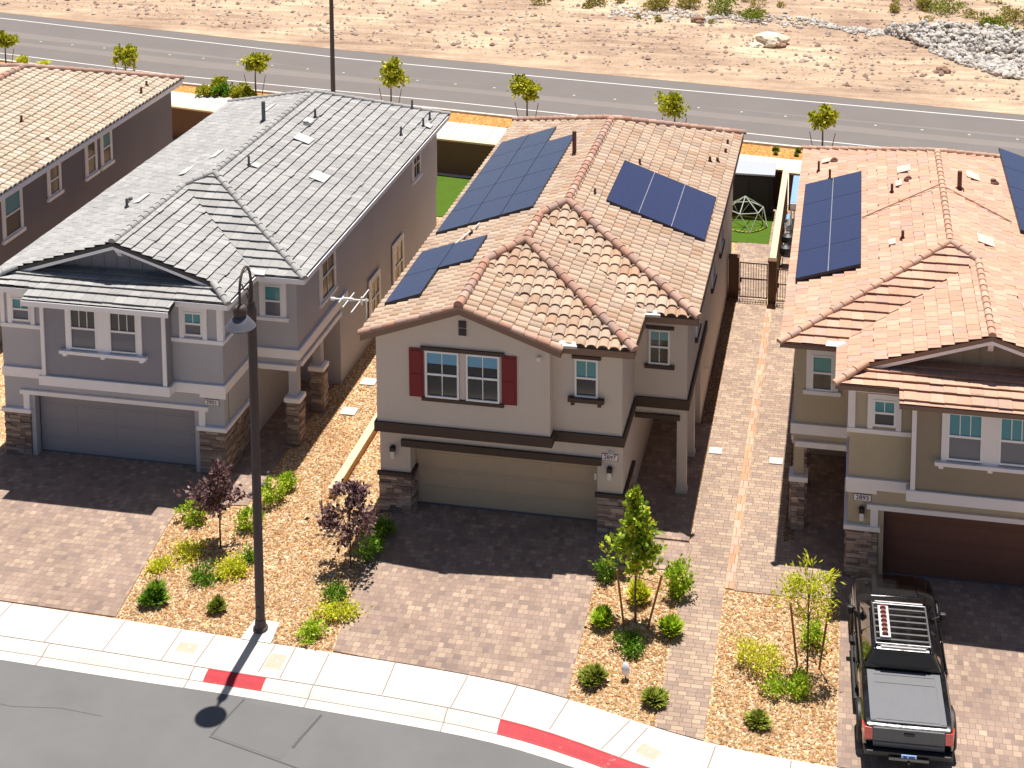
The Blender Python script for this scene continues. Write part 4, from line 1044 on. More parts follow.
b = MB(); x = 11.6; b.hexa([(x-.014,4.3,zeR(x)+.135),(x+.014,4.3,zeR(x)+.143),(x+.014,12.54,zeR(x)+.143),(x-.014,12.54,zeR(x)+.135),(x-.014,4.3,zeR(x)+.15),(x+.014,4.3,zeR(x)+.158),(x+.014,12.54,zeR(x)+.158),(x-.014,12.54,zeR(x)+.15)]); b.build('array_clamp', M['rail_silver'], HR)
solar(HR, [(17.5+.97*i,17.5+.97*(i+1),7.7+2.0*j,7.7+2.0*(j+1)) for i in range(2) for j in range(4)], zfR, s_, -1, 'array on the right slope')

# ------------------------------------------------------------------ the far left house
def far_house():
    H = thing('house', 'brownish grey stucco house with cream wavy tile roof, at the far left edge', 'house', (-22,3,0))
    e, s = 5.62, .32; xl, xr, f, yr = -27.1, -17.22, 2.2, 21.6; c = (xl+xr)/2; zc = e+s*(c-xl); yA, yE = f+4.7, yr-4.6
    F = [([(xl,f),(c,yA),(c,yE),(xl,yr)], (xl,0),(1,0),s), ([(xr,f),(xr,yr),(c,yE),(c,yA)], (xr,0),(-1,0),s),
         ([(xl,f),(xr,f),(c,yA)], (0,f),(0,1),s*1.05), ([(xr,yr),(xl,yr),(c,yE)], (0,yr),(0,-1),s*(c-xl)/(yr-yE))]
    b = MB(); b.box(-26.7,-17.6,2.6,21.2,0,5.45); b.build('wall', M['stucco_brown'], H)
    P = right(-17.6); T = M['trim_white']
    for ya,yb,z0,zz1,bl in ((7.65,8.75,3.72,5.3,'blind_cyan'),(10.75,11.5,4.15,5.3,'blind_dark'),(13.6,14.3,3.95,5.3,'blind_dark'),(14.85,15.55,3.95,5.3,'blind_teal')):
        window(H, P, ya, yb, z0, zz1, bl, .5, 'screen_dark', 0, 0); casing(H, P, ya, yb, z0, zz1, T, .12)
        trim(H, P, [(ya-.18,yb+.18,0,.1,z0-.14,z0-.02)], T, 'window_sill')
    trim(H, P, [(2.6,21.2,0,.05,5.3,5.42)], T, 'frieze_board')
    roof = tile_roof('roof', F, e, 's', M['tile_cream'], H); roof_deck(F, e, M['trim_white'], roof)
    L = .07
    ridge(roof,"ridge_terracotta",(xl,f,e+L),(c,yA,zc+L)); ridge(roof,"ridge_terracotta",(xr,f,e+L),(c,yA,zc+L)); ridge(roof,"ridge_terracotta",(c,yA,zc+L),(c,yE,zc+L)); ridge(roof,"ridge_terracotta",(xl,yr,e+L),(c,yE,zc+L)); ridge(roof,"ridge_terracotta",(xr,yr,e+L),(c,yE,zc+L))
    fz = lambda x: e+s*(xr-x)+.05
    pipes(roof, [(-19.6,12.4,fz(-19.6),.28,.05),(-18.22,11.85,fz(-18.22),.1,.06),(-17.75,18.7,fz(-17.75),.26,.05),(-17.95,19.6,fz(-17.95),.2,.05),(-18.95,19.1,fz(-18.95),.1,.07)], M['pipe_brown'])
far_house()

# ------------------------------------------------------------------ plants
def rnd_dir():
    while True:
        v = Vector((random.uniform(-1,1), random.uniform(-1,1), random.uniform(-1,1)))
        if .05 < v.length < 1: return v.normalized()
def leaf(b, p, out, size, wide=.55):
    """one folded leaf: two quads' worth of faces around a midrib"""
    d = (out*.8+rnd_dir()*.9+Vector((0,0,.25))).normalized()
    sd = d.cross(rnd_dir()).normalized(); n = d.cross(sd)
    l = size*random.uniform(.7,1.25); w_ = l*wide*.5
    q0, q1 = p, p+d*l; m = p+d*l*.5+n*l*.08
    uv = (random.random()*90, random.random()*90)
    b.add([q0, m+sd*w_, q1, m-sd*w_], [(0,1,2,3)], uv)
def foliage(b, c, rad, n, size, clumps=14, wide=.55, shell=.62, zmin=None):
    c = Vector(c); cs = []
    for _ in range(clumps):
        d = rnd_dir(); k = random.uniform(shell, 1.0)
        k *= random.choice((.75,.9,1.0,1.12)); cs.append((Vector((d.x*rad[0]*k, d.y*rad[1]*k, d.z*rad[2]*k)), random.uniform(.11,.3)))
    for _ in range(n):
        cc, sg = random.choice(cs)
        p = cc+Vector((random.gauss(0,1)*rad[0], random.gauss(0,1)*rad[1], random.gauss(0,1)*rad[2]))*sg
        if zmin is not None and c.z+p.z < zmin: p.z = zmin-c.z+random.random()*.05
        o = p.normalized() if p.length > .01 else Vector((0,0,1))
        leaf(b, c+p, o, size, wide)
def blades(b, n, r, h, wide=.03):
    for _ in range(n):
        th = random.uniform(0,6.28); lean = random.uniform(.1,1.0)*r; hh = h*random.uniform(.6,1.05)*(1-.35*lean/r)
        d = Vector((math.cos(th), math.sin(th), 0)); sd = Vector((-d.y, d.x, 0))*wide*random.uniform(.7,1.3)
        p0 = d*random.uniform(0,.1)*r; p1 = p0+d*lean*.5+Vector((0,0,hh*.7)); p2 = p0+d*lean*1.05+Vector((0,0,hh))
        uv = (random.random()*90, random.random()*90)
        b.add([p0-sd*.6, p0+sd*.6, p1+sd, p1-sd, p2], [(0,1,2,3),(3,2,4)], uv)
def shrub(x, y, r, h, kind, mat, label, n=420, size=.085, group='shrubs in the front gravel beds', name='shrub', z=.0):
    b = MB(); n = int(n*1.7); size *= 1.12
    if kind == 'round': foliage(b, (0,0,h*.52), (r,r,h*.5), n, size, 18, .6, .5, .02)
    elif kind == 'loose': foliage(b, (0,0,h*.5), (r,r,h*.5), n, size, 26, .5, .3, .02)
    elif kind == 'low': foliage(b, (0,0,h*.45), (r,r,h*.5), n, size, 22, .6, .2, .02)
    elif kind == 'blade':
        for k in range(4):
            q = MB(); blades(q, n//4, r*random.uniform(.6,1.0), h*random.uniform(.65,1.15), .036)
            ox, oy = random.uniform(-.4,.4)*r, random.uniform(-.4,.4)*r
            base = len(b.v); b.v += [(x_+ox,y_+oy,z_) for x_,y_,z_ in q.v]; b.f += [tuple(i+base for i in f) for f in q.f]; b.uv += q.uv
    for _ in range(5):
        th = random.uniform(0,6.28); b.tube([(0,0,-.02),(math.cos(th)*r*.3,math.sin(th)*r*.3,h*.5)], [.012,.005], 5, (3.3,1.2))
    o = b.build(name, M[mat], None, recalc=False); o.location = (x,y,z)
    tag(o, label, 'shrub' if name == 'shrub' else 'plant', group)
    return o
S = shrub
S(-6.1,-2.05,.36,.62,'round','leaf_bright','bright green leafy shrub at the driveway corner left of the left purple tree')
S(-4.3,-2.1,.34,.62,'round','leaf_bright','bright green shrub just left of the street lamp post, behind the purple tree')
S(-4.2,-.72,.36,.85,'round','leaf_bright','upright bright green shrub near the grey house entry walk')
S(-4.05,.05,.26,.5,'loose','leaf_bright','small loose green shrub behind the upright one near the grey house entry')
S(-5.5,-3.55,.52,.28,'low','leaf_yellow','pale yellow sprawling ground cover left of the left purple tree', 420,.07)
S(-5.95,-4.3,.42,.28,'low','leaf_yellow','yellow green low clump by the grey house driveway edge', 340,.07)
S(-4.55,-4.55,.4,.4,'low','leaf_green','dark green low shrub below the left purple tree', 420,.07)
S(-4.0,-4.15,.46,.42,'low','leaf_yellow','sprawling yellow green shrub right of the left purple tree trunk', 460,.08)
S(-3.75,-3.6,.35,.35,'low','leaf_green','low green clump in the purple tree shade beside the lamp post', 260,.07)
S(-5.5,-5.75,.4,.55,'blade','leaf_green','spiky dark green shrub nearest the grey house driveway and sidewalk', 520)
S(-3.7,-5.7,.32,.42,'blade','leaf_olive','small spiky olive shrub beside the sidewalk left of the lamp post', 380)
S(-.5,-2.75,.36,.72,'round','leaf_green','round green shrub between the right purple tree and the tan house driveway')
S(-.5,-1.75,.3,.6,'loose','leaf_green','loose green shrub in shade by the tan house left stone pier')
S(-.85,-4.75,.36,.4,'low','leaf_green','dark green clump in the shadow of the right purple tree', 380,.07)
S(-.6,-5.4,.5,.4,'low','leaf_yellow','yellow green mound between the right purple tree and the sidewalk', 480,.075)
S(-.95,-6.2,.38,.35,'low','leaf_bright','bright green mound closest to the sidewalk right of the lamp post', 380,.075)
S(8.0,-2.85,.42,.8,'round','leaf_bright','large bright green shrub on the edge of the paver path', 620,.1)
S(6.25,-4.5,.34,.62,'blade','leaf_bright','bright green upright tuft left of the staked green tree', 520)
S(7.05,-3.4,.34,.6,'blade','leaf_yellow','yellow green tuft right behind the trunk of the staked green tree', 420)
S(7.95,-4.55,.34,.6,'blade','leaf_bright','bright green tuft right of the staked green tree', 520)
S(7.05,-5.3,.42,.4,'low','leaf_green','dark green clump in the shade in front of the staked green tree', 420,.08)
S(6.35,-6.7,.4,.42,'blade','leaf_olive','spiky olive clump at the sidewalk corner beside the tan house driveway', 460)
S(7.92,-7.1,.34,.4,'blade','leaf_olive','spiky olive clump at the sidewalk end of the paver path', 420)
S(6.0,-2.6,.28,.6,'round','leaf_green','shaded green shrub by the right stone pier of the tan house', 260)
S(10.2,-5.5,.62,.7,'loose','leaf_yellow','wide yellow flowering shrub in the gravel bed left of the pickup', 640,.075)
S(10.7,-6.25,.34,.4,'loose','leaf_bright','small loose green shrub between the yellow shrub and the round one', 300,.075)
S(11.3,-6.15,.34,.45,'round','leaf_bright','round bright green shrub left of the pickup bed', 380,.075)
S(10.35,-7.35,.32,.38,'blade','leaf_olive','dark olive spiky clump nearest the sidewalk left of the pickup', 420)
S(11.5,-4.3,.34,.66,'loose','leaf_bright','bright loose shrub behind the sparse staked tree', 420,.08)
S(-13.25,-1.1,.3,.35,'low','leaf_green','small green ground plant by the grey house left stone pier', 220,.07)

def limb_tree(x, y, h, label, leafmat, barkmat, crown, n, size, r0=.035, group=None, cat='tree', nbr=9, name='tree', multi=1, wide=.6):
    """tapered trunk with limbs; crown is a list of ((cx,cy,cz),(rx,ry,rz),weight)"""
    t = thing(name, label, cat, (x,y,0), group); ORG[t.name] = Vector((0,0,0))
    b = MB(); zt = max(c[0][2]+c[1][2]*.5 for c in crown); zb = min(c[0][2]-c[1][2] for c in crown)
    top = (crown[-1][0][0], crown[-1][0][1], zt)
    for k in range(multi):
        o = (random.uniform(-.06,.06), random.uniform(-.06,.06)) if multi > 1 else (0,0)
        b.tube([(o[0]*.5,o[1]*.5,-.05),(o[0]+random.uniform(-.02,.02),o[1],zb*.6),(o[0]*2+random.uniform(-.03,.03),random.uniform(-.03,.03),(zb+zt)/2),top], [r0,r0*.85,r0*.6,r0*.15], 8)
    for k in range(nbr):
        (cx,cy,cz),(rx,ry,rz),_ = random.choice(crown)
        z0 = random.uniform(zb*.9, (zb+zt)/2); d = rnd_dir()
        e = (cx+d.x*rx*.85, cy+d.y*ry*.85, max(z0+.12, cz+abs(d.z)*rz*.6))
        b.tube([(0,0,z0),((e[0])*.45,(e[1])*.45,z0*.5+e[2]*.5),e], [r0*.45,r0*.3,r0*.1], 6)
    b.build('trunk', M[barkmat], t, smooth=True)
    b = MB(); tot = sum(c[2] for c in crown)
    for c, r_, wgt in crown: foliage(b, c, r_, int(n*wgt/tot), size, max(8,int(26*wgt/tot)), wide, .45)
    b.build('crown', M[leafmat], t, recalc=False)
    return t
limb_tree(-4.75,-3.13,2.3,'small purple leaved tree left of the street lamp post','leaf_purple','bark_dark',[((-.15,.15,1.45),(.6,.58,.55),1.0),((-.05,.25,2.0),(.35,.35,.35),.4)],1050,.15,.03,'purple leaved trees')
limb_tree(-.88,-3.43,2.3,'wider purple leaved tree between the lamp post and the tan house driveway','leaf_purple','bark_dark',[((-.05,.15,1.35),(.75,.68,.5),1.0),((-.1,.25,1.95),(.5,.5,.35),.5)],1300,.15,.03,'purple leaved trees')
limb_tree(7.05,-4.27,3.6,'young green tree with a pointed crown held between two stakes by the tan driveway','leaf_tree','bark',[((-.05,.1,1.85),(.62,.6,.5),1.0),((-.05,.1,2.45),(.45,.45,.5),.8),((0,.1,3.0),(.25,.25,.5),.35),((.02,.1,3.4),(.12,.12,.25),.1)],2000,.16,.035,None,wide=.7)
limb_tree(11.44,-5.34,2.9,'sparse young tree with thin yellow green leaves, staked beside the pickup','leaf_yellow','bark',[((.02,.1,1.9),(.62,.6,.5),1.0),((.02,.1,2.4),(.45,.45,.45),.5)],950,.15,.025,None,wide=.3)
def stake(x0,y0,x1,y1,z1,label,r=.028,group='tree stakes',mat='wood_stake',tie=None):
    b = MB(); b.tube([(0,0,-.1),(x1-x0,y1-y0,z1)], r, 8); o = b.build('tree_stake', M[mat], None, smooth=True); o.location = (x0,y0,0)
    tag(o, label, 'tree stake', group)
    if tie:
        ORG[o.name] = Vector((x0,y0,0)); b = MB(); b.tube([(x0+(x1-x0)*.85,y0+(y1-y0)*.85,z1*.85), tie], .008, 5); b.build('tie', M['charcoal'], o)
stake(6.79,-4.45,6.59,-4.45,1.55,'pale wooden stake on the left of the pointed green tree',tie=(7.05,-4.27,1.3))
stake(7.35,-4.42,7.74,-4.42,1.52,'brown wooden stake leaning right of the pointed green tree',tie=(7.05,-4.27,1.3))
stake(11.21,-5.23,11.0,-5.23,1.69,'brown stake leaning left beside the sparse tree',tie=(11.44,-5.34,1.4))
stake(11.71,-5.19,11.93,-5.19,1.65,'brown stake leaning right towards the pickup beside the sparse tree',tie=(11.44,-5.34,1.4))
# young street trees on the orange strip of the rear road
BT = [(-37.1,39.9,2.1,.5,'half cut off by the left picture edge'),(-28.75,38.5,2.0,.62,'behind the cream tile roof'),(-20.38,37.3,2.32,.55,'beside the clump of green shrubs'),(-12.21,36.15,2.7,.82,'the broadest crown, behind the pale grey roof'),(-4.47,35.0,2.43,.66,'at the left rear corner of the clay roof'),(3.39,33.9,2.4,.66,'behind the ridge of the clay tile roof'),(10.78,32.9,2.4,.6,'behind the left corner of the pink tile roof')]
for i,(x,y,zt,r,lb) in enumerate(BT):
    limb_tree(x,y,zt,'young street tree by the rear road, '+lb,'leaf_far','bark',[((random.uniform(-.15,.15)*r,0,zt-r*.8),(r*random.uniform(.8,1.05),r,r*random.uniform(.6,.85)),1.0),((random.uniform(-.4,.4)*r,random.uniform(-.3,.3)*r,zt-r*.35),(r*.6,r*.6,r*.5),.45),((random.uniform(-.5,.5)*r,0,zt-r*1.05),(r*.55,r*.55,r*.4),.25)],1150,.2,.05,'street trees along the rear road',name='street_tree',wide=.75)
    for sx,w_ in ((-1,'left'),(1,'right')):
        stake(x+sx*.35,y-.1,x+sx*.62,y-.1,1.25,'thin %s stake of the street tree %s' % (w_, lb),.022,'street tree stakes')
RB = [(-23.3,36.95,.4,.6,'leftmost shrub of the clump on the orange gravel'),(-23.0,38.1,.38,.65,'rear shrub of the clump on the orange gravel'),(-22.3,37.0,.42,.65,'middle dark shrub of the clump on the orange gravel'),(-21.3,37.3,.48,.65,'broad shrub at the right of the clump on the orange gravel'),(-20.6,36.75,.38,.55,'shrub of the clump touching the pale grey roof edge')]
for x,y,r,h,lb in RB: shrub(x,y,r,h,'round','leaf_green' if 'dark' in lb else 'leaf_far',lb,420,.15,'shrubs along the rear road')
for x,y,r,h,lb in [(-36.4,40.6,.5,.75,'yellow green tuft behind the far left roof corner'),(-35.1,40.6,.6,.6,'low wide tuft behind the far left roof, right of the first tuft'),(-31.9,40.0,.35,.4,'tiny dark tuft behind the middle of the cream roof'),(-30.3,39.7,.3,.3,'tiny reddish tuft left of the second street tree'),(8.5,33.35,.22,.3,'tiny dark shrub on the orange strip, left of two'),(9.65,33.3,.22,.3,'tiny dark shrub on the orange strip, right of two'),(8.55,32.75,.16,.2,'tiny dark sprig at the sidewalk edge, left'),(9.55,32.7,.16,.2,'tiny dark sprig at the sidewalk edge, right'),(10.0,32.6,.16,.2,'dark sprig by the pink roof corner on the orange strip'),(-15.9,36.6,.3,.35,'small dark shrub beside the tall rear pole')]:
    shrub(x,y,r,h,'blade',('leaf_olive' if 'dark' in lb else 'leaf_yellow'),lb,160,.1,'shrubs along the rear road')
# desert shrubs beyond the road
from mathutils import noise as _n
def G0(px, py):
    """ground point used once when the photo was measured"""
    return px, py
DS = [(3.4,60.6,1.0,.9,'large green desert bush at the top edge, left of the pale boulder'),(5.5,59.2,.9,.7,'sprawling green desert bush up and left of the pale boulder'),(18.2,63.2,1.3,1.0,'large dark green bush above the grey rock pile'),(16.9,64.3,.8,.7,'twiggy brown bush left of the dark green bush above the rock pile'),(20.9,59.2,.9,.8,'green bush at the upper edge of the grey rock pile'),(21.9,58.3,.8,.6,'smaller green bush beside the rock pile'),(22.3,61.5,.9,.8,'twiggy pale bush above the right end of the rock pile'),(-5.5,61.4,.9,.8,'tan dry bush at the top edge near the middle of the picture'),(-.9,61.0,.9,.8,'yellow dry bush at the top edge right of the middle'),(.9,61.6,1.0,.8,'dry bush at the top edge left of the large green one')]
for x,y,r,h,lb in DS:
    foli = 'leaf_scrub' if ('dry' in lb or 'twiggy' in lb) else 'leaf_olive'
    o = shrub(x,y,r,h,'loose',foli,lb,420,.17,'desert shrubs beyond the rear road','desert_shrub'); o.location.z = desert_z(x,y)
pts = []
for _ in range(400):
    x = random.uniform(-14,25); y = random.uniform(55.5,68)
    if x < -2 and y < 60: continue
    if 8 < x < 15 and y < 62: continue
    if all((x-a)**2+(y-c)**2 > 1.3 for a,c in pts): pts.append((x,y))
    if len(pts) >= 46: break
protos = []
for k in range(5):
    b = MB(); r = random.uniform(.3,.5); foliage(b,(0,0,.2),(r,r,.25),190,.14,8,.5,.1,.02); b.tube([(-r*.7,0,.02),(0,0,.1),(r*.7,0,.02)],[.01,.02,.01],5,(3.3,1.2))
    me = b.build('desert_scrub', M['leaf_scrub'], None, recalc=False); protos.append(me)
for i,(x,y) in enumerate(pts):
    o = protos[i] if i < 5 else protos[i%5].copy()
    if i >= 5: COL.objects.link(o)
    o.location = (x,y,desert_z(x,y)); o.rotation_euler[2] = random.uniform(0,6.28); k = random.uniform(.6,1.4); o.scale = (k,k,k)
    tag(o, 'small dry scrub tuft on the bare desert beyond the rear road', 'shrub', 'small desert scrub')

# ------------------------------------------------------------------ street furniture, walls, yard things
def street_lamp():
    t = thing('street_lamp','dark brown street lamp with a bell shade on a gooseneck arm, standing by the sidewalk','street lamp',(-2.3,-6.26,.03))
    b = MB(); x,y = -2.3,-6.26
    b.lathe((x,y,.03),[(.118,0),(.116,.05),(.11,8.4),(.09,8.42)],14); b.build('pole', M['lamp_metal'], t, smooth=True)
    b = MB(); b.lathe((x,y,.03),[(.19,0),(.19,.06),(.15,.1),(.13,.3)],14); b.build('base', M['lamp_metal'], t, smooth=True)
    b = MB(); b.lathe((x,y,8.4),[(.1,0),(.12,.03),(.12,.25),(.08,.34),(.1,.4),(.05,.5),(.05,.9)],12); b.build('pole_top', M['lamp_metal'], t, smooth=True)
    b = MB(); pts = []
    for k in range(13):
        a = math.pi*k/12; pts.append((x, y-.35+.35*math.cos(a), 9.25+.55*math.sin(a)))
    pts.append((x,y-.7,8.9)); b.tube(pts,.035,8); 
    b.tube([(x,y-.02,8.9),(x,y-.2,9.2),(x,y-.42,9.25),(x,y-.55,9.45)],.02,6); b.tube([(x,y-.12,9.02),(x,y-.22,8.95),(x,y-.26,9.08)],.016,6)
    b.build('arm', M['lamp_metal'], t, smooth=True)
    b = MB(); b.lathe((x,y-.7,8.6),[(.05,.38),(.13,.36),(.17,.28),(.16,.16),(.12,.1)],16); b.build('lamp_housing', M['lamp_metal'], t, smooth=True)
    b = MB(); b.lathe((x,y-.7,8.43),[(.37,0),(.375,.02),(.28,.14),(.2,.24),(.12,.3)],24); b.build('lamp_shade', M['shade_metal'], t, smooth=True)
    b = MB(); b.box(x-.035,x+.035,y-.14,y-.12,.5,.7); b.build('access_cover', M['lamp_metal'], t)
street_lamp()
t = thing('lamp_pole','tall dark pole standing beside the rear road behind the pale grey roof','pole',(-15.63,36.6,0))
b = MB(); b.lathe((-15.63,36.6,0),[(.2,0),(.2,.1),(.13,.12),(.1,9.5)],12); b.build('pole', M['lamp_metal'], t, smooth=True)
b = MB(); b.tube([(-15.63,36.6,9.4),(-15.6,37.4,9.9),(-15.5,38.6,10.0)],.05,8); b.build('arm', M['lamp_metal'], t, smooth=True)
# TV antenna at the tan house left eave
t = thing('tv_antenna','white TV antenna on a short mast at the left eave of the clay roof','antenna',(-1.36,-.3,5.6))
b = MB(); b.tube([(-1.36,-.3,5.55),(-1.36,-.3,6.3)],.022,8); b.build('mast', M['lamp_white'], t, smooth=True)
b = MB(); b.tube([(-1.3,-.3,6.25),(-2.42,-.3,6.22)],.026,8); b.box(-2.05,-1.75,-.33,-.27,6.2,6.28); b.build('boom', M['lamp_white'], t)
for x,l in ((-1.55,.78),(-1.9,.5),(-2.12,.22)):
    b = MB(); b.tube([(x,-.3-l,6.22),(x,-.3+l,6.22)],.016,6); b.build('rod', M['lamp_white'], t, smooth=True)
b = MB(); b.tube([(-2.3,-.3,6.22),(-2.42,-.3,6.22)],.05,8); b.tube([(-1.5,-.3,6.1),(-1.5,-.3,6.34)],.03,6); b.build('fitting', M['lamp_white'], t, smooth=True)
# walls
def block_wall(name, pts, h, wd, label, matw='wall_block', matc='wall_cap', cap=.08, group=None):
    t = thing(name, label, 'wall', (*pts[0],0), group)
    for mt, nm, z0, z1, ww in ((matw,'wall_body',-.05,h-cap,wd),(matc,'wall_cap',h-cap,h,wd+.05)):
        b = MB()
        for (xa,ya),(xb,yb) in zip(pts, pts[1:]):
            d = Vector((xb-xa,yb-ya)).normalized(); n = Vector((-d.y,d.x))*ww/2
            b.hexa([(xa-n.x,ya-n.y,z0),(xb-n.x,yb-n.y,z0),(xb+n.x,yb+n.y,z0),(xa+n.x,ya+n.y,z0),(xa-n.x,ya-n.y,z1),(xb-n.x,yb-n.y,z1),(xb+n.x,yb+n.y,z1),(xa+n.x,ya+n.y,z1)])
        b.build(nm, M[mt], t)
block_wall('block_wall', [(-28,30.95),(-14.0,28.3)], 1.7, .2, 'brown block wall behind the gap between the far left house and the grey house')
block_wall('block_wall', [(-13.98,28.25),(-.6,26.45)], 1.7, .2, 'brown block wall behind the artificial lawn beside the grey house')
block_wall('block_wall', [(-.58,26.4),(9.25,25.9)], 1.7, .2, 'brown block wall behind the dark shed')
block_wall('block_wall', [(9.5,25.88),(24,24.6)], 1.6, .2, 'brown block wall at the back of the pink roofed house yard')
block_wall('garden_wall', [(9.35,15.85),(9.35,25.75)], 1.7, .2, 'brown garden wall with a cream cap dividing the two back yards', cap=.1)
block_wall('low_wall', [(-2.56,-.15),(-2.56,16)], .3, .2, 'low tan wall along the gravel between the grey and tan houses', 'wall_tan', 'wall_cap', .05)
def pillar(x0,x1,y0,y1,h,label):
    t = thing('gate_pillar', label, 'pillar', ((x0+x1)/2,(y0+y1)/2,0), 'gate pillars')
    b = MB(); b.box(x0,x1,y0,y1,-.05,h-.06); b.build('pillar_body', M['wall_block'], t)
    b = MB(); b.box(x0-.02,x1+.02,y0-.02,y1+.02,h-.06,h); b.build('pillar_cap', M['wall_block'], t)
pillar(7.68,8.06,15.85,16.15,1.62,'brown pillar between the side gate and the tan house wall')
pillar(9.2,9.5,15.5,15.8,1.72,'brown pillar between the two side gates at the end of the garden wall')
def gate(x0,x1,y,h,label,n):
    t = thing('gate', label, 'gate', ((x0+x1)/2,y,0), 'side yard gates')
    b = MB(); b.box(x0,x0+.04,y-.02,y+.02,.08,h); b.box(x1-.04,x1,y-.02,y+.02,.08,h)
    b.box(x0+.04,x1-.04,y-.018,y+.018,h-.05,h-.01); b.box(x0+.04,x1-.04,y-.018,y+.018,.1,.14); b.box(x0+.04,x1-.04,y-.018,y+.018,h*.55,h*.55+.05 if n > 7 else h*.55+.03)
    b.build('gate_frame', M['rust_metal'], t)
    b = MB()
    for k in range(n):
        x = x0+.04+(x1-x0-.08)*(k+1)/(n+1); b.tube([(x,y,.14),(x,y,h-.05)],.011,6)
    o = b.build('bars', M['rust_metal'], t, smooth=True)
    b = MB(); b.box(x0+.02,x0+.09,y-.07,y-.02,h*.48,h*.6); b.build('latch', M['black_metal'], t)
gate(8.1,9.17,15.75,1.5,'brown barred side gate with a thick middle rail, beside the tan house',9)
gate(9.53,10.35,15.6,1.4,'brown barred side gate beside the pink roofed house',7)
# shed
t = thing('shed','dark shed with a pale grey sloped roof in the back yard of the tan house','shed',(8,25,0))
b = MB(); b.box(6.8,8.86,24.5,25.6,0,1.86)
b.build('shed_body', M['shed_dark'], t)
b = MB()
for xa,xb in ((6.95,7.8),(7.84,8.72)):
    b.box(xa,xb,24.47,24.5,.06,1.75)
o = b.build('shed_door', M['shed_dark'], t)
b = MB(); b.box(7.77,7.79,24.44,24.47,.8,1.1); b.box(7.85,7.87,24.44,24.47,.8,1.1); b.build('handle', M['black_metal'], o)
b = MB(); b.hexa([(6.72,24.38,1.86),(8.94,24.38,1.86),(8.94,25.68,1.98),(6.72,25.68,1.98),(6.72,24.38,1.93),(8.94,24.38,1.93),(8.94,25.68,2.06),(6.72,25.68,2.06)]); b.build('roof', M['shed_roof'], t)
# climbing dome
t = thing('climbing_dome','white metal climbing dome on the artificial lawn behind the tan house','climbing frame',(7.75,23.3,0.03)); R0 = 1.0; hz = 1.3; cx, cy = 7.75, 23.3
top = (cx,cy,hz)
r2 = [(cx+R0*.8*math.cos(k*math.pi/3+.3), cy+R0*.8*math.sin(k*math.pi/3+.3), hz*.6) for k in range(6)]
r3 = [(cx+R0*math.cos(k*math.pi/3+.3+math.pi/6), cy+R0*math.sin(k*math.pi/3+.3+math.pi/6), .05) for k in range(6)]
seg = []
for k in range(6):
    seg += [(top,r2[k]),(r2[k],r2[(k+1)%6]),(r2[k],r3[k]),(r2[k],r3[k-1])]
b = MB()
for a,c in seg: b.tube([a,c],.021,6)
b.build('bars', M['dome_white'], t, smooth=True)
b = MB()
for k in range(6): b.tube([r3[k], r3[(k+1)%6]],.026,6)
b.build('base_ring', M['dome_yellow'], t, smooth=True)
# neighbour's patio things
t = thing('patio_canopy','blue grey patio canopy with a white valance beside the garden wall','canopy',(10.1,22.8,0))
b = MB(); b.hexa([(9.75,21.3,1.86),(11.3,21.3,1.86),(11.3,24.6,1.86),(9.75,24.6,1.86),(9.75,21.3,1.9),(11.3,21.3,1.9),(11.3,24.6,1.9),(9.75,24.6,1.9)]); b.build('canopy_top', M['canopy_blue'], t)
b = MB(); b.box(9.75,11.3,21.24,21.29,1.62,1.88); b.build('valance', M['fabric_white'], t)
for x,y in ((9.8,21.35),(11.25,21.35),(9.8,24.5),(11.25,24.5)):
    b = MB(); b.tube([(x,y,0),(x,y,1.86)],.03,8); b.build('post', M['rail_silver'], t, smooth=True)
t = thing('barbecue','silver covered barbecue under the edge of the blue canopy','barbecue',(9.75,21.6,0))
b = MB(); b.box(9.58,9.98,21.3,22.1,.12,.66); b.build('cabinet', M['charcoal'], t, bevel=.02)
b = MB(); b.tube([(9.78,21.3,.72),(9.78,22.1,.72)],.2,14); b.build('hood', M['grill_silver'], t, smooth=True)
for ya,yb in ((20.95,21.29),(22.11,22.45)):
    b = MB(); b.box(9.6,9.96,ya,yb,.6,.66); b.build('side_shelf', M['grill_silver'], t)
b = MB(); b.box(9.5,9.57,21.4,22.0,.7,.74); b.build('handle', M['chrome'], t)
for y in (21.4,22.0):
    b = MB(); b.tube([(9.6,y,.08),(9.64,y,.08)],.08,12); b.build('wheel', M['tyre'], t, smooth=True)
b = MB(); b.tube([(9.62,22.3,.7),(9.62,22.75,.75)],.1,10); o = b.build('cushion', M['canopy_blue'], None, smooth=True); tag(o,'small blue bundle behind the silver barbecue','cushion')
def kettle(x,y,lb):
    t = thing('kettle_grill', lb, 'grill', (x,y,0), 'black kettle grills')
    b = MB(); b.lathe((x,y,.42),[(.08,0),(.22,.08),(.28,.2),(.28,.24)],16); b.build('bowl', M['charcoal'], t, smooth=True)
    b = MB(); b.lathe((x,y,.66),[(.28,0),(.24,.12),(.1,.2),(.03,.22)],16); o = b.build('lid', M['charcoal'], t, smooth=True)
    b = MB(); b.tube([(x-.06,y,.87),(x-.06,y,.92),(x+.06,y,.92),(x+.06,y,.87)],.012,6); b.build('handle', M['rail_silver'], o)
    for k in range(3):
        a = k*2.1; b = MB(); b.tube([(x+.15*math.cos(a),y+.15*math.sin(a),.5),(x+.3*math.cos(a),y+.3*math.sin(a),.02)],.014,6); b.build('leg', M['charcoal'], t)
kettle(9.72,20.5,'black kettle grill just in front of the silver barbecue'); kettle(9.68,19.3,'black kettle grill nearest the side gate')
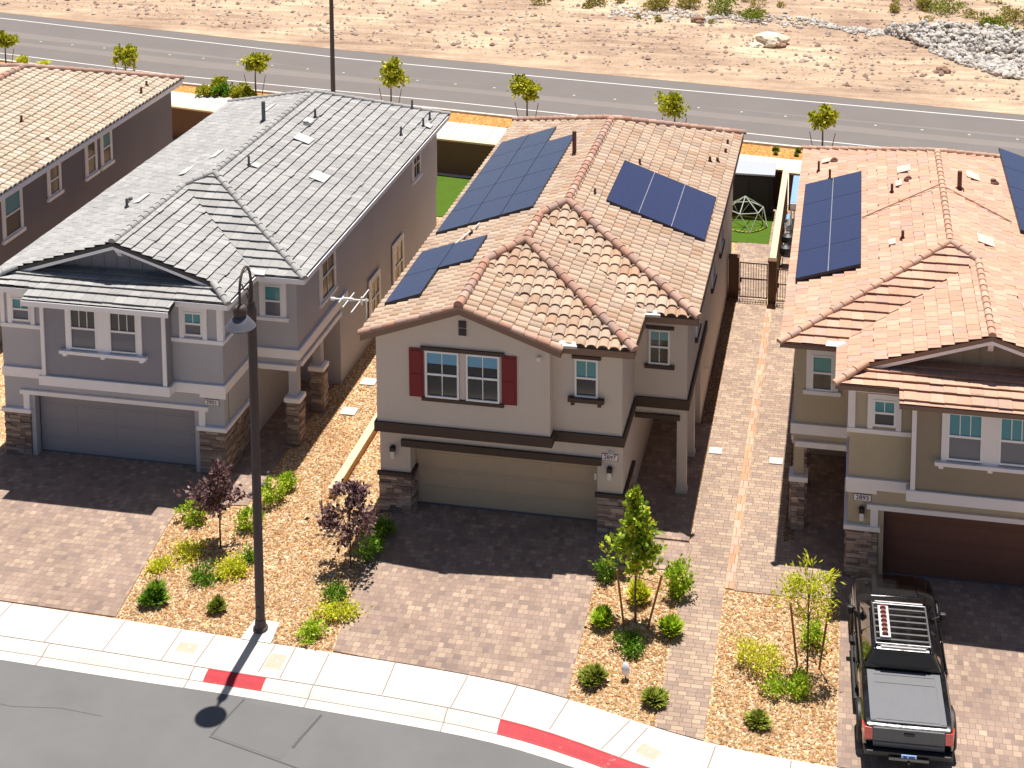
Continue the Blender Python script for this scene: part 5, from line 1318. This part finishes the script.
# stepping pads and small yard things
for x,y,z,lb,q in [(8.27,4.46,.03,'square white cover set in the paver path beside the tan house',.2),(10.15,4.2,.03,'square white cover set in the pavers beside the olive house porch',.2),(-3.75,4.76,.02,'pale stepping slab on the gravel nearest the grey house columns',.26),(-3.75,6.8,.02,'pale stepping slab on the gravel farthest back beside the grey house',.26)]:
    b = MB(); b.box(-q,q,-q*.9,q*.9,-.01,.03); o = b.build('paving_slab', M['concrete'], None, bevel=.006); o.location = (x,y,z); tag(o, lb, 'paving slab')
b = MB(); b.box(-.25,.25,-.18,.18,-.02,.05); o = b.build('paving_slab', M['paver'], None, bevel=.008); o.location = (-.75,-1.25,.01); tag(o,'loose brownish paver slab by the tan house left stone pier','paving slab')
t = thing('path_light','small white path light in the gravel in front of the pointed green tree','garden light',(7.12,-6.41,0))
b = MB(); b.tube([(7.12,-6.41,-.05),(7.12,-6.41,.14)],.018,8); b.build('stem', M['charcoal'], t, smooth=True)
b = MB(); b.lathe((7.12,-6.41,.12),[(.05,0),(.09,.05),(.1,.2),(.06,.3),(.02,.34)],12); b.build('lamp_head', M['flag_white'], t, smooth=True)
t = thing('planter','yellow and green planter with a dark post by the far left house','planter',(-17.0,24.2,0))
b = MB(); b.box(-17.35,-16.85,24.0,24.4,0,.25); b.build('tub', M['leaf_green'], t, bevel=.02)
b = MB(); b.box(-17.35,-16.85,24.0,24.4,.251,.5); b.build('box', M['yellow'], t, bevel=.02)
b = MB(); b.tube([(-17.0,24.3,.4),(-17.05,24.4,2.4)],.03,8); b.build('post', M['charcoal'], t, smooth=True)
t = thing('downspout','grey downspout on the ground by the grey house entry','downspout',(-4.75,-.3,0))
b = MB(); b.tube([(-4.98,-.55,.08),(-4.72,.25,.1)],.045,8); b.build('pipe', M['shade_metal'], t, smooth=True)
b = MB(); b.tube([(-4.72,.25,.1),(-4.72,.27,.35)],.04,8); b.build('outlet', M['shade_metal'], t, smooth=True)
# boulders and the rock pile
def boulder(x,y,r,label,mat,flat=.6):
    bm = bmesh.new(); bmesh.ops.create_icosphere(bm, subdivisions=3, radius=r)
    for v in bm.verts:
        n_ = noise.noise(v.co*1.6/r+Vector((x,y,0))); v.co *= 1+.42*n_+.1*noise.noise(v.co*5/r); v.co.z *= flat; v.co.x *= 1.25
    me = bpy.data.meshes.new('boulder'); bm.to_mesh(me); bm.free(); me.materials.append(M[mat])
    o = bpy.data.objects.new('boulder', me); COL.objects.link(o); o.location = (x,y,desert_z(x,y)+r*flat*.45); tag(o, label, 'boulder')
boulder(7.0,53.0,.85,'large pale boulder alone on the desert above the rear road','boulder')
boulder(6.25,52.3,.4,'small pale rock leaning at the lower left of the large boulder','boulder',.5)
boulder(7.5,52.6,.45,'dark brown rock at the right foot of the large boulder','boulder_dark')
boulder(17.3,48.7,.38,'small brown block of rock in front of the grey rock pile','boulder_dark')
boulder(2.1,57.8,.4,'dark rock in the stony strip left of the large boulder','boulder_dark')
b = MB()
pile = [(14.0,57.2),(15.8,55.2),(17.0,52.2),(18.8,50.0),(20.8,48.2),(26,47.0),(27,58.5),(21,58.4),(17.5,59.2)]
cnt = 0
while cnt < 2700:
    x,y = random.uniform(13.5,27), random.uniform(47,60)
    if not inside((x,y), pile): continue
    r = random.choice([.11,.14,.17,.2,.27])*random.uniform(.8,1.1)
    d = min(1, abs(y-47-(27-x)*.5)/4)
    b.rock((x,y,desert_z(x,y)+random.uniform(-.05,.5)*d+r*.2), r, flat=.75); cnt += 1
for _ in range(110):
    k = random.random(); x,y = 8.6+5.6*k+random.gauss(0,.2), 59.4-2.6*k+random.gauss(0,.35)
    b.rock((x,y,desert_z(x,y)+.05), random.uniform(.1,.26), flat=.7)
for _ in range(330):
    x = random.uniform(-4,9); y = 59.6-(x+4)*.05+random.gauss(0,.8)
    b.rock((x,y,desert_z(x,y)+.03), random.uniform(.07,.2), flat=.7)
o = b.build('rock_pile', M['riprap'], None, recalc=True); o['kind'] = 'stuff'
# raised pavement markers on the centre line
b = MB(); b.hexa([(-.11,-.07,0),(.11,-.07,0),(.11,.07,0),(-.11,.07,0),(-.08,-.05,.03),(.08,-.05,.03),(.08,.05,.03),(-.08,.05,.03)])
mk = b.build('road_marker', M['flash_white'], None)
x = -43.0; i = 0
while x < 24:
    o = mk if i == 0 else mk.copy()
    if i: COL.objects.link(o)
    o.location = (x, interp(CEN,x), .012); o.scale = (.65,.9,.6)
    tag(o,'white raised marker on the centre line of the rear road','road marker','raised markers on the rear road'); x += 2.35; i += 1

# ------------------------------------------------------------------ the pickup
def pickup():
    T = thing('pickup_truck','black pickup truck with roof rack and grey bed cover on the right driveway','pickup truck',(13.76,-8.42,.03),rz=R(2.7)); ORG[T.name] = Vector((0,0,0)); T.scale = (1.04,1,1)
    def loft(name, secs, mat, parent=T, smooth=True, closed_ends=True):
        b = MB(); k = None
        for y, half in secs:
            ring = [(x,y,z) for x,z in half]+[(-x,y,z) for x,z in half[::-1]]
            k = len(ring); b.v += ring
        n = len(secs)
        for i in range(n-1):
            for j in range(k):
                b.face((i*k+j, i*k+(j+1)%k, (i+1)*k+(j+1)%k, (i+1)*k+j))
        b.face(tuple(range(k))[::-1]); b.face(tuple((n-1)*k+j for j in range(k)))
        return b.build(name, mat, parent, smooth=smooth)
    def sec(w,zb,zt,cr=.02): return [(w-.1,zb),(w-.02,zb+.06),(w,zb+.22),(w,zt-.22),(w-.03,zt-.07),(w-.08,zt),(w-.3,zt+cr),(0.001,zt+cr*1.4)]
    def bed(w,zb,zt): return [(w-.1,zb),(w-.02,zb+.06),(w,zb+.22),(w,zt-.2),(w-.015,zt-.05),(w-.06,zt),(w-.13,zt),(0.001,zt-.01)]
    loft('body', [(.06,bed(.9,.5,1.07)),(.12,bed(.94,.42,1.1)),(.3,bed(.965,.38,1.12)),(1.9,bed(.97,.36,1.13)),(2.0,sec(.985,.36,1.12)),(4.36,sec(1.0,.36,1.1)),(4.66,sec(1.01,.36,1.09,.03)),(5.27,sec(1.0,.36,1.05,.045)),(5.7,sec(.965,.38,1.0,.04)),(5.93,sec(.88,.42,.93,.02)),(6.0,sec(.78,.45,.86,.01))], M['car_black'])
    # hood bulge lines
    b = MB(); b.hexa([(-.62,4.72,1.1),(.62,4.72,1.1),(.56,5.78,1.02),(-.56,5.78,1.02),(-.56,4.76,1.15),(.56,4.76,1.15),(.5,5.7,1.07),(-.5,5.7,1.07)]); b.build('hood', M['car_black'], T, bevel=.02)
    # greenhouse
    bot = [(-.87,1.9),(.87,1.9),(.87,4.58),(-.87,4.58)]; top = [(-.68,1.98),(.68,1.98),(.66,3.56),(-.66,3.56)]
    zb, zt = 1.1, 1.6
    b = MB(); b.hexa([(x,y,zb) for x,y in bot]+[(x,y,zt) for x,y in top]); cabo = b.build('cab', M['car_black'], T, bevel=.06)
    b = MB(); b.hexa([(-.63,2.02,zt-.02),(.63,2.02,zt-.02),(.61,3.5,zt-.02),(-.61,3.5,zt-.02),(-.57,2.12,zt+.04),(.57,2.12,zt+.04),(.55,3.36,zt+.04),(-.55,3.36,zt+.04)]); b.build('roof', M['car_black'], cabo, bevel=.03)
    def glass(name, q, off):
        q = [Vector(p) for p in q]; n = (q[1]-q[0]).cross(q[3]-q[0]).normalized()*off
        c = sum(q, Vector())/4; q2 = [c+(p-c)*.9+n for p in q]; q1 = [c+(p-c)*.92+n*-2 for p in q]
        b = MB(); b.hexa(q1+q2); return b.build(name, M['car_glass'], cabo, bevel=.008)
    B = [Vector((x,y,zb)) for x,y in bot]; Tt = [Vector((x,y,zt)) for x,y in top]
    glass('rear_window',[B[0]+Vector((0,0,.1)),B[1]+Vector((0,0,.1)),Tt[1],Tt[0]],.006)
    glass('windshield',[B[2],B[3],Tt[3],Tt[2]],.006)
    L = lambda a,c,k: a+(c-a)*k
    for (b0,b1,t0,t1) in ((B[1],B[2],Tt[1],Tt[2]),(B[3],B[0],Tt[3],Tt[0])):
        for ka,kb in ((.04,.46),(.48,.88)):
            if b0 is B[3]: ka,kb = 1-kb,1-ka
            glass('side_window',[L(b0,b1,ka)+Vector((0,0,.06)),L(b0,b1,kb)+Vector((0,0,.06)),L(t0,t1,kb),L(t0,t1,ka)],.006)
    # doors as seams, handles
    for sx,nm in ((1,'r'),(-1,'l')):
        for y0,y1 in ((2.15,3.2),(3.24,4.35)):
            b = MB(); b.box(sx*.97,sx*1.005,y0,y1,.5,1.04); o = b.build('door', M['car_black'], T, bevel=.012)
            b = MB(); b.box(sx*1.0,sx*1.03,y0+.08,y0+.26,.9,.94); b.build('handle', M['car_black'], o, bevel=.006)
        b = MB(); b.tube([(sx*.9,4.05,1.08),(sx*1.06,4.08,1.12)],.03,6); o = b.build('mirror', M['car_trim'], T)
        b = MB(); b.box(sx*1.0,sx*1.16,4.02,4.16,1.02,1.22); b.build('mirror_housing', M['car_trim'], o, bevel=.04)
        b = MB(); b.box(sx*.92,sx*1.08,1.9,4.2,.3,.36); b.build('side_step', M['car_trim'], T, bevel=.02)
        # wheels with flares
        for yc in (1.05,4.95):
            b = MB(); b.tube([(sx*.72,yc,.37),(sx*.98,yc,.37)],.37,24); wo = b.build('wheel', M['tyre'], T, smooth=True)
            b = MB(); b.tube([(sx*.97,yc,.37),(sx*.995,yc,.37)],.22,18); b.build('rim', M['car_grey'], wo, smooth=True)
            b = MB(); n = 14
            for k in range(n+1):
                a = math.pi*(-.05+1.1*k/n); cy_, cz = math.cos(a), math.sin(a)
                for rr,xx in ((.42,.95),(.52,.95),(.52,1.03),(.43,1.07)):
                    b.v.append((sx*xx, yc+rr*cy_, .37+rr*cz))
            for k in range(n):
                for j in range(4): b.face((k*4+j, k*4+(j+1)%4, (k+1)*4+(j+1)%4, (k+1)*4+j))
            b.face((0,1,2,3)); b.face((n*4,n*4+1,n*4+2,n*4+3))
            b.build('fender_flare', M['car_trim'], T, smooth=True)
        # lights
        b = MB(); b.hexa([(sx*.76,.03,.76),(sx*.93,.05,.76),(sx*.975,.3,.76),(sx*.9,.3,.76),(sx*.76,.03,1.04),(sx*.93,.05,1.04),(sx*.975,.26,1.04),(sx*.9,.26,1.04)]); b.build('tail_light', M['light_red'], T, bevel=.01)
        b = MB(); b.hexa([(sx*.5,5.96,.72),(sx*.78,5.9,.72),(sx*.8,5.8,.72),(sx*.5,5.85,.72),(sx*.5,6.0,.9),(sx*.78,5.96,.9),(sx*.86,5.8,.9),(sx*.5,5.85,.9)]); b.build('headlight', M['headlight'], T, bevel=.01)
    b = MB(); b.box(-.75,.75,.005,.06,.62,1.07); o = b.build('tailgate', M['car_grey'], T, bevel=.015)
    b = MB(); b.box(-.1,.12,-.012,.006,.93,1.0); b.build('handle', M['car_trim'], o, bevel=.006)
    b = MB(); b.box(-.72,.72,-.004,.004,.74,.76); b.build('crease', M['car_trim'], o)
    b = MB(); b.hexa([(-.93,-.05,.44),(.93,-.05,.44),(.95,.16,.44),(-.95,.16,.44),(-.9,-.12,.6),(.9,-.12,.6),(.95,.16,.6),(-.95,.16,.6)])
    o = b.build('rear_bumper', M['car_trim'], T, bevel=.03)
    b = MB(); b.box(-.42,.42,-.13,-.09,.42,.5); b.build('step_pad', M['car_black'], o, bevel=.01)
    b = MB(); b.tube([(0,-.05,.4),(0,-.16,.4)],.035,8); b.build('tow_hitch', M['car_trim'], o)
    b = MB(); b.hexa([(-.16,-.115,.47),(.16,-.115,.47),(.16,-.1,.47),(-.16,-.1,.47),(-.16,-.15,.59),(.16,-.15,.59),(.16,-.13,.59),(-.16,-.13,.59)]); o = b.build('licence_plate', M['plate_blue'], T)
    b = MB()
    for x0,x1 in ((-.12,-.04),(.0,.12)): b.hexa([(x0,-.128,.505),(x1,-.128,.505),(x1,-.12,.505),(x0,-.12,.505),(x0,-.147,.555),(x1,-.147,.555),(x1,-.14,.555),(x0,-.14,.555)])
    b.build('plate_characters', M['plate_navy'], o)
    b = MB(); b.hexa([(-.9,5.9,.4),(.9,5.9,.4),(.8,6.08,.42),(-.8,6.08,.42),(-.88,5.88,.62),(.88,5.88,.62),(.78,6.06,.6),(-.78,6.06,.6)]); b.build('front_bumper', M['car_trim'], T, bevel=.03)
    b = MB(); b.box(-.48,.48,5.96,6.03,.64,.88); b.build('grille', M['car_trim'], T, bevel=.01)
    # bed cover with seams
    b = MB(); b.box(-.8,.8,.14,1.86,1.1,1.145); o = b.build('bed_cover', M['tonneau'], T, bevel=.012)
    b = MB()
    for x0,x1 in ((-.8,-.68),(.68,.8)): b.box(x0,x1,.16,1.84,1.146,1.156)
    for y in (.2,1.42,1.7): b.box(-.66,.66,y,y+.02,1.146,1.154)
    b.build('cover_rail', M['tonneau'], o)
    # roof rack
    b = MB()
    for x in (-.6,.6): b.tube([(x,2.0,1.72),(x,3.5,1.72)],.022,8)
    for y in (2.0,3.5): b.tube([(-.6,y,1.72),(.6,y,1.72)],.022,8)
    for x in (-.6,.6):
        for y in (2.12,2.75,3.4): b.tube([(x,y,1.6),(x,y,1.72)],.018,6)
    o = b.build('roof_rack', M['rack_metal'], T, smooth=True)
    for k in range(6):
        y = 2.18+k*.23; b = MB(); b.box(-.58,.58,y-.025,y+.025,1.7,1.72); b.build('crossbar', M['rack_metal'], o)
    b = MB(); b.box(-.5,.5,1.93,1.97,1.64,1.7); b.build('light_bar', M['board_white'], o, bevel=.01)
    b = MB(); b.box(-.55,.55,3.55,3.6,1.66,1.74); b.build('light_bar', M['board_white'], o, bevel=.01)
    b = MB(); xb0, xb1 = -.5,-.26
    b.box(xb0,xb0+.05,2.18,3.36,1.73,1.77); b.box(xb1-.05,xb1,2.18,3.36,1.73,1.77)
    for k in range(8): 
        y = 2.18+k*.163; b.box(xb0+.05,xb1-.05,y,y+.05,1.732,1.768)
    o2 = b.build('recovery_board', M['board_white'], o)
    b = MB()
    for k in range(7):
        y = 2.24+k*.163; b.box(xb0+.07,xb1-.07,y+.01,y+.08,1.728,1.84)
    b.build('board_studs', M['board_red'], o2)
    b = MB(); b.tube([(.7,4.7,1.1),(.72,4.68,1.6)],.008,5); b.build('aerial', M['car_trim'], T)
pickup()
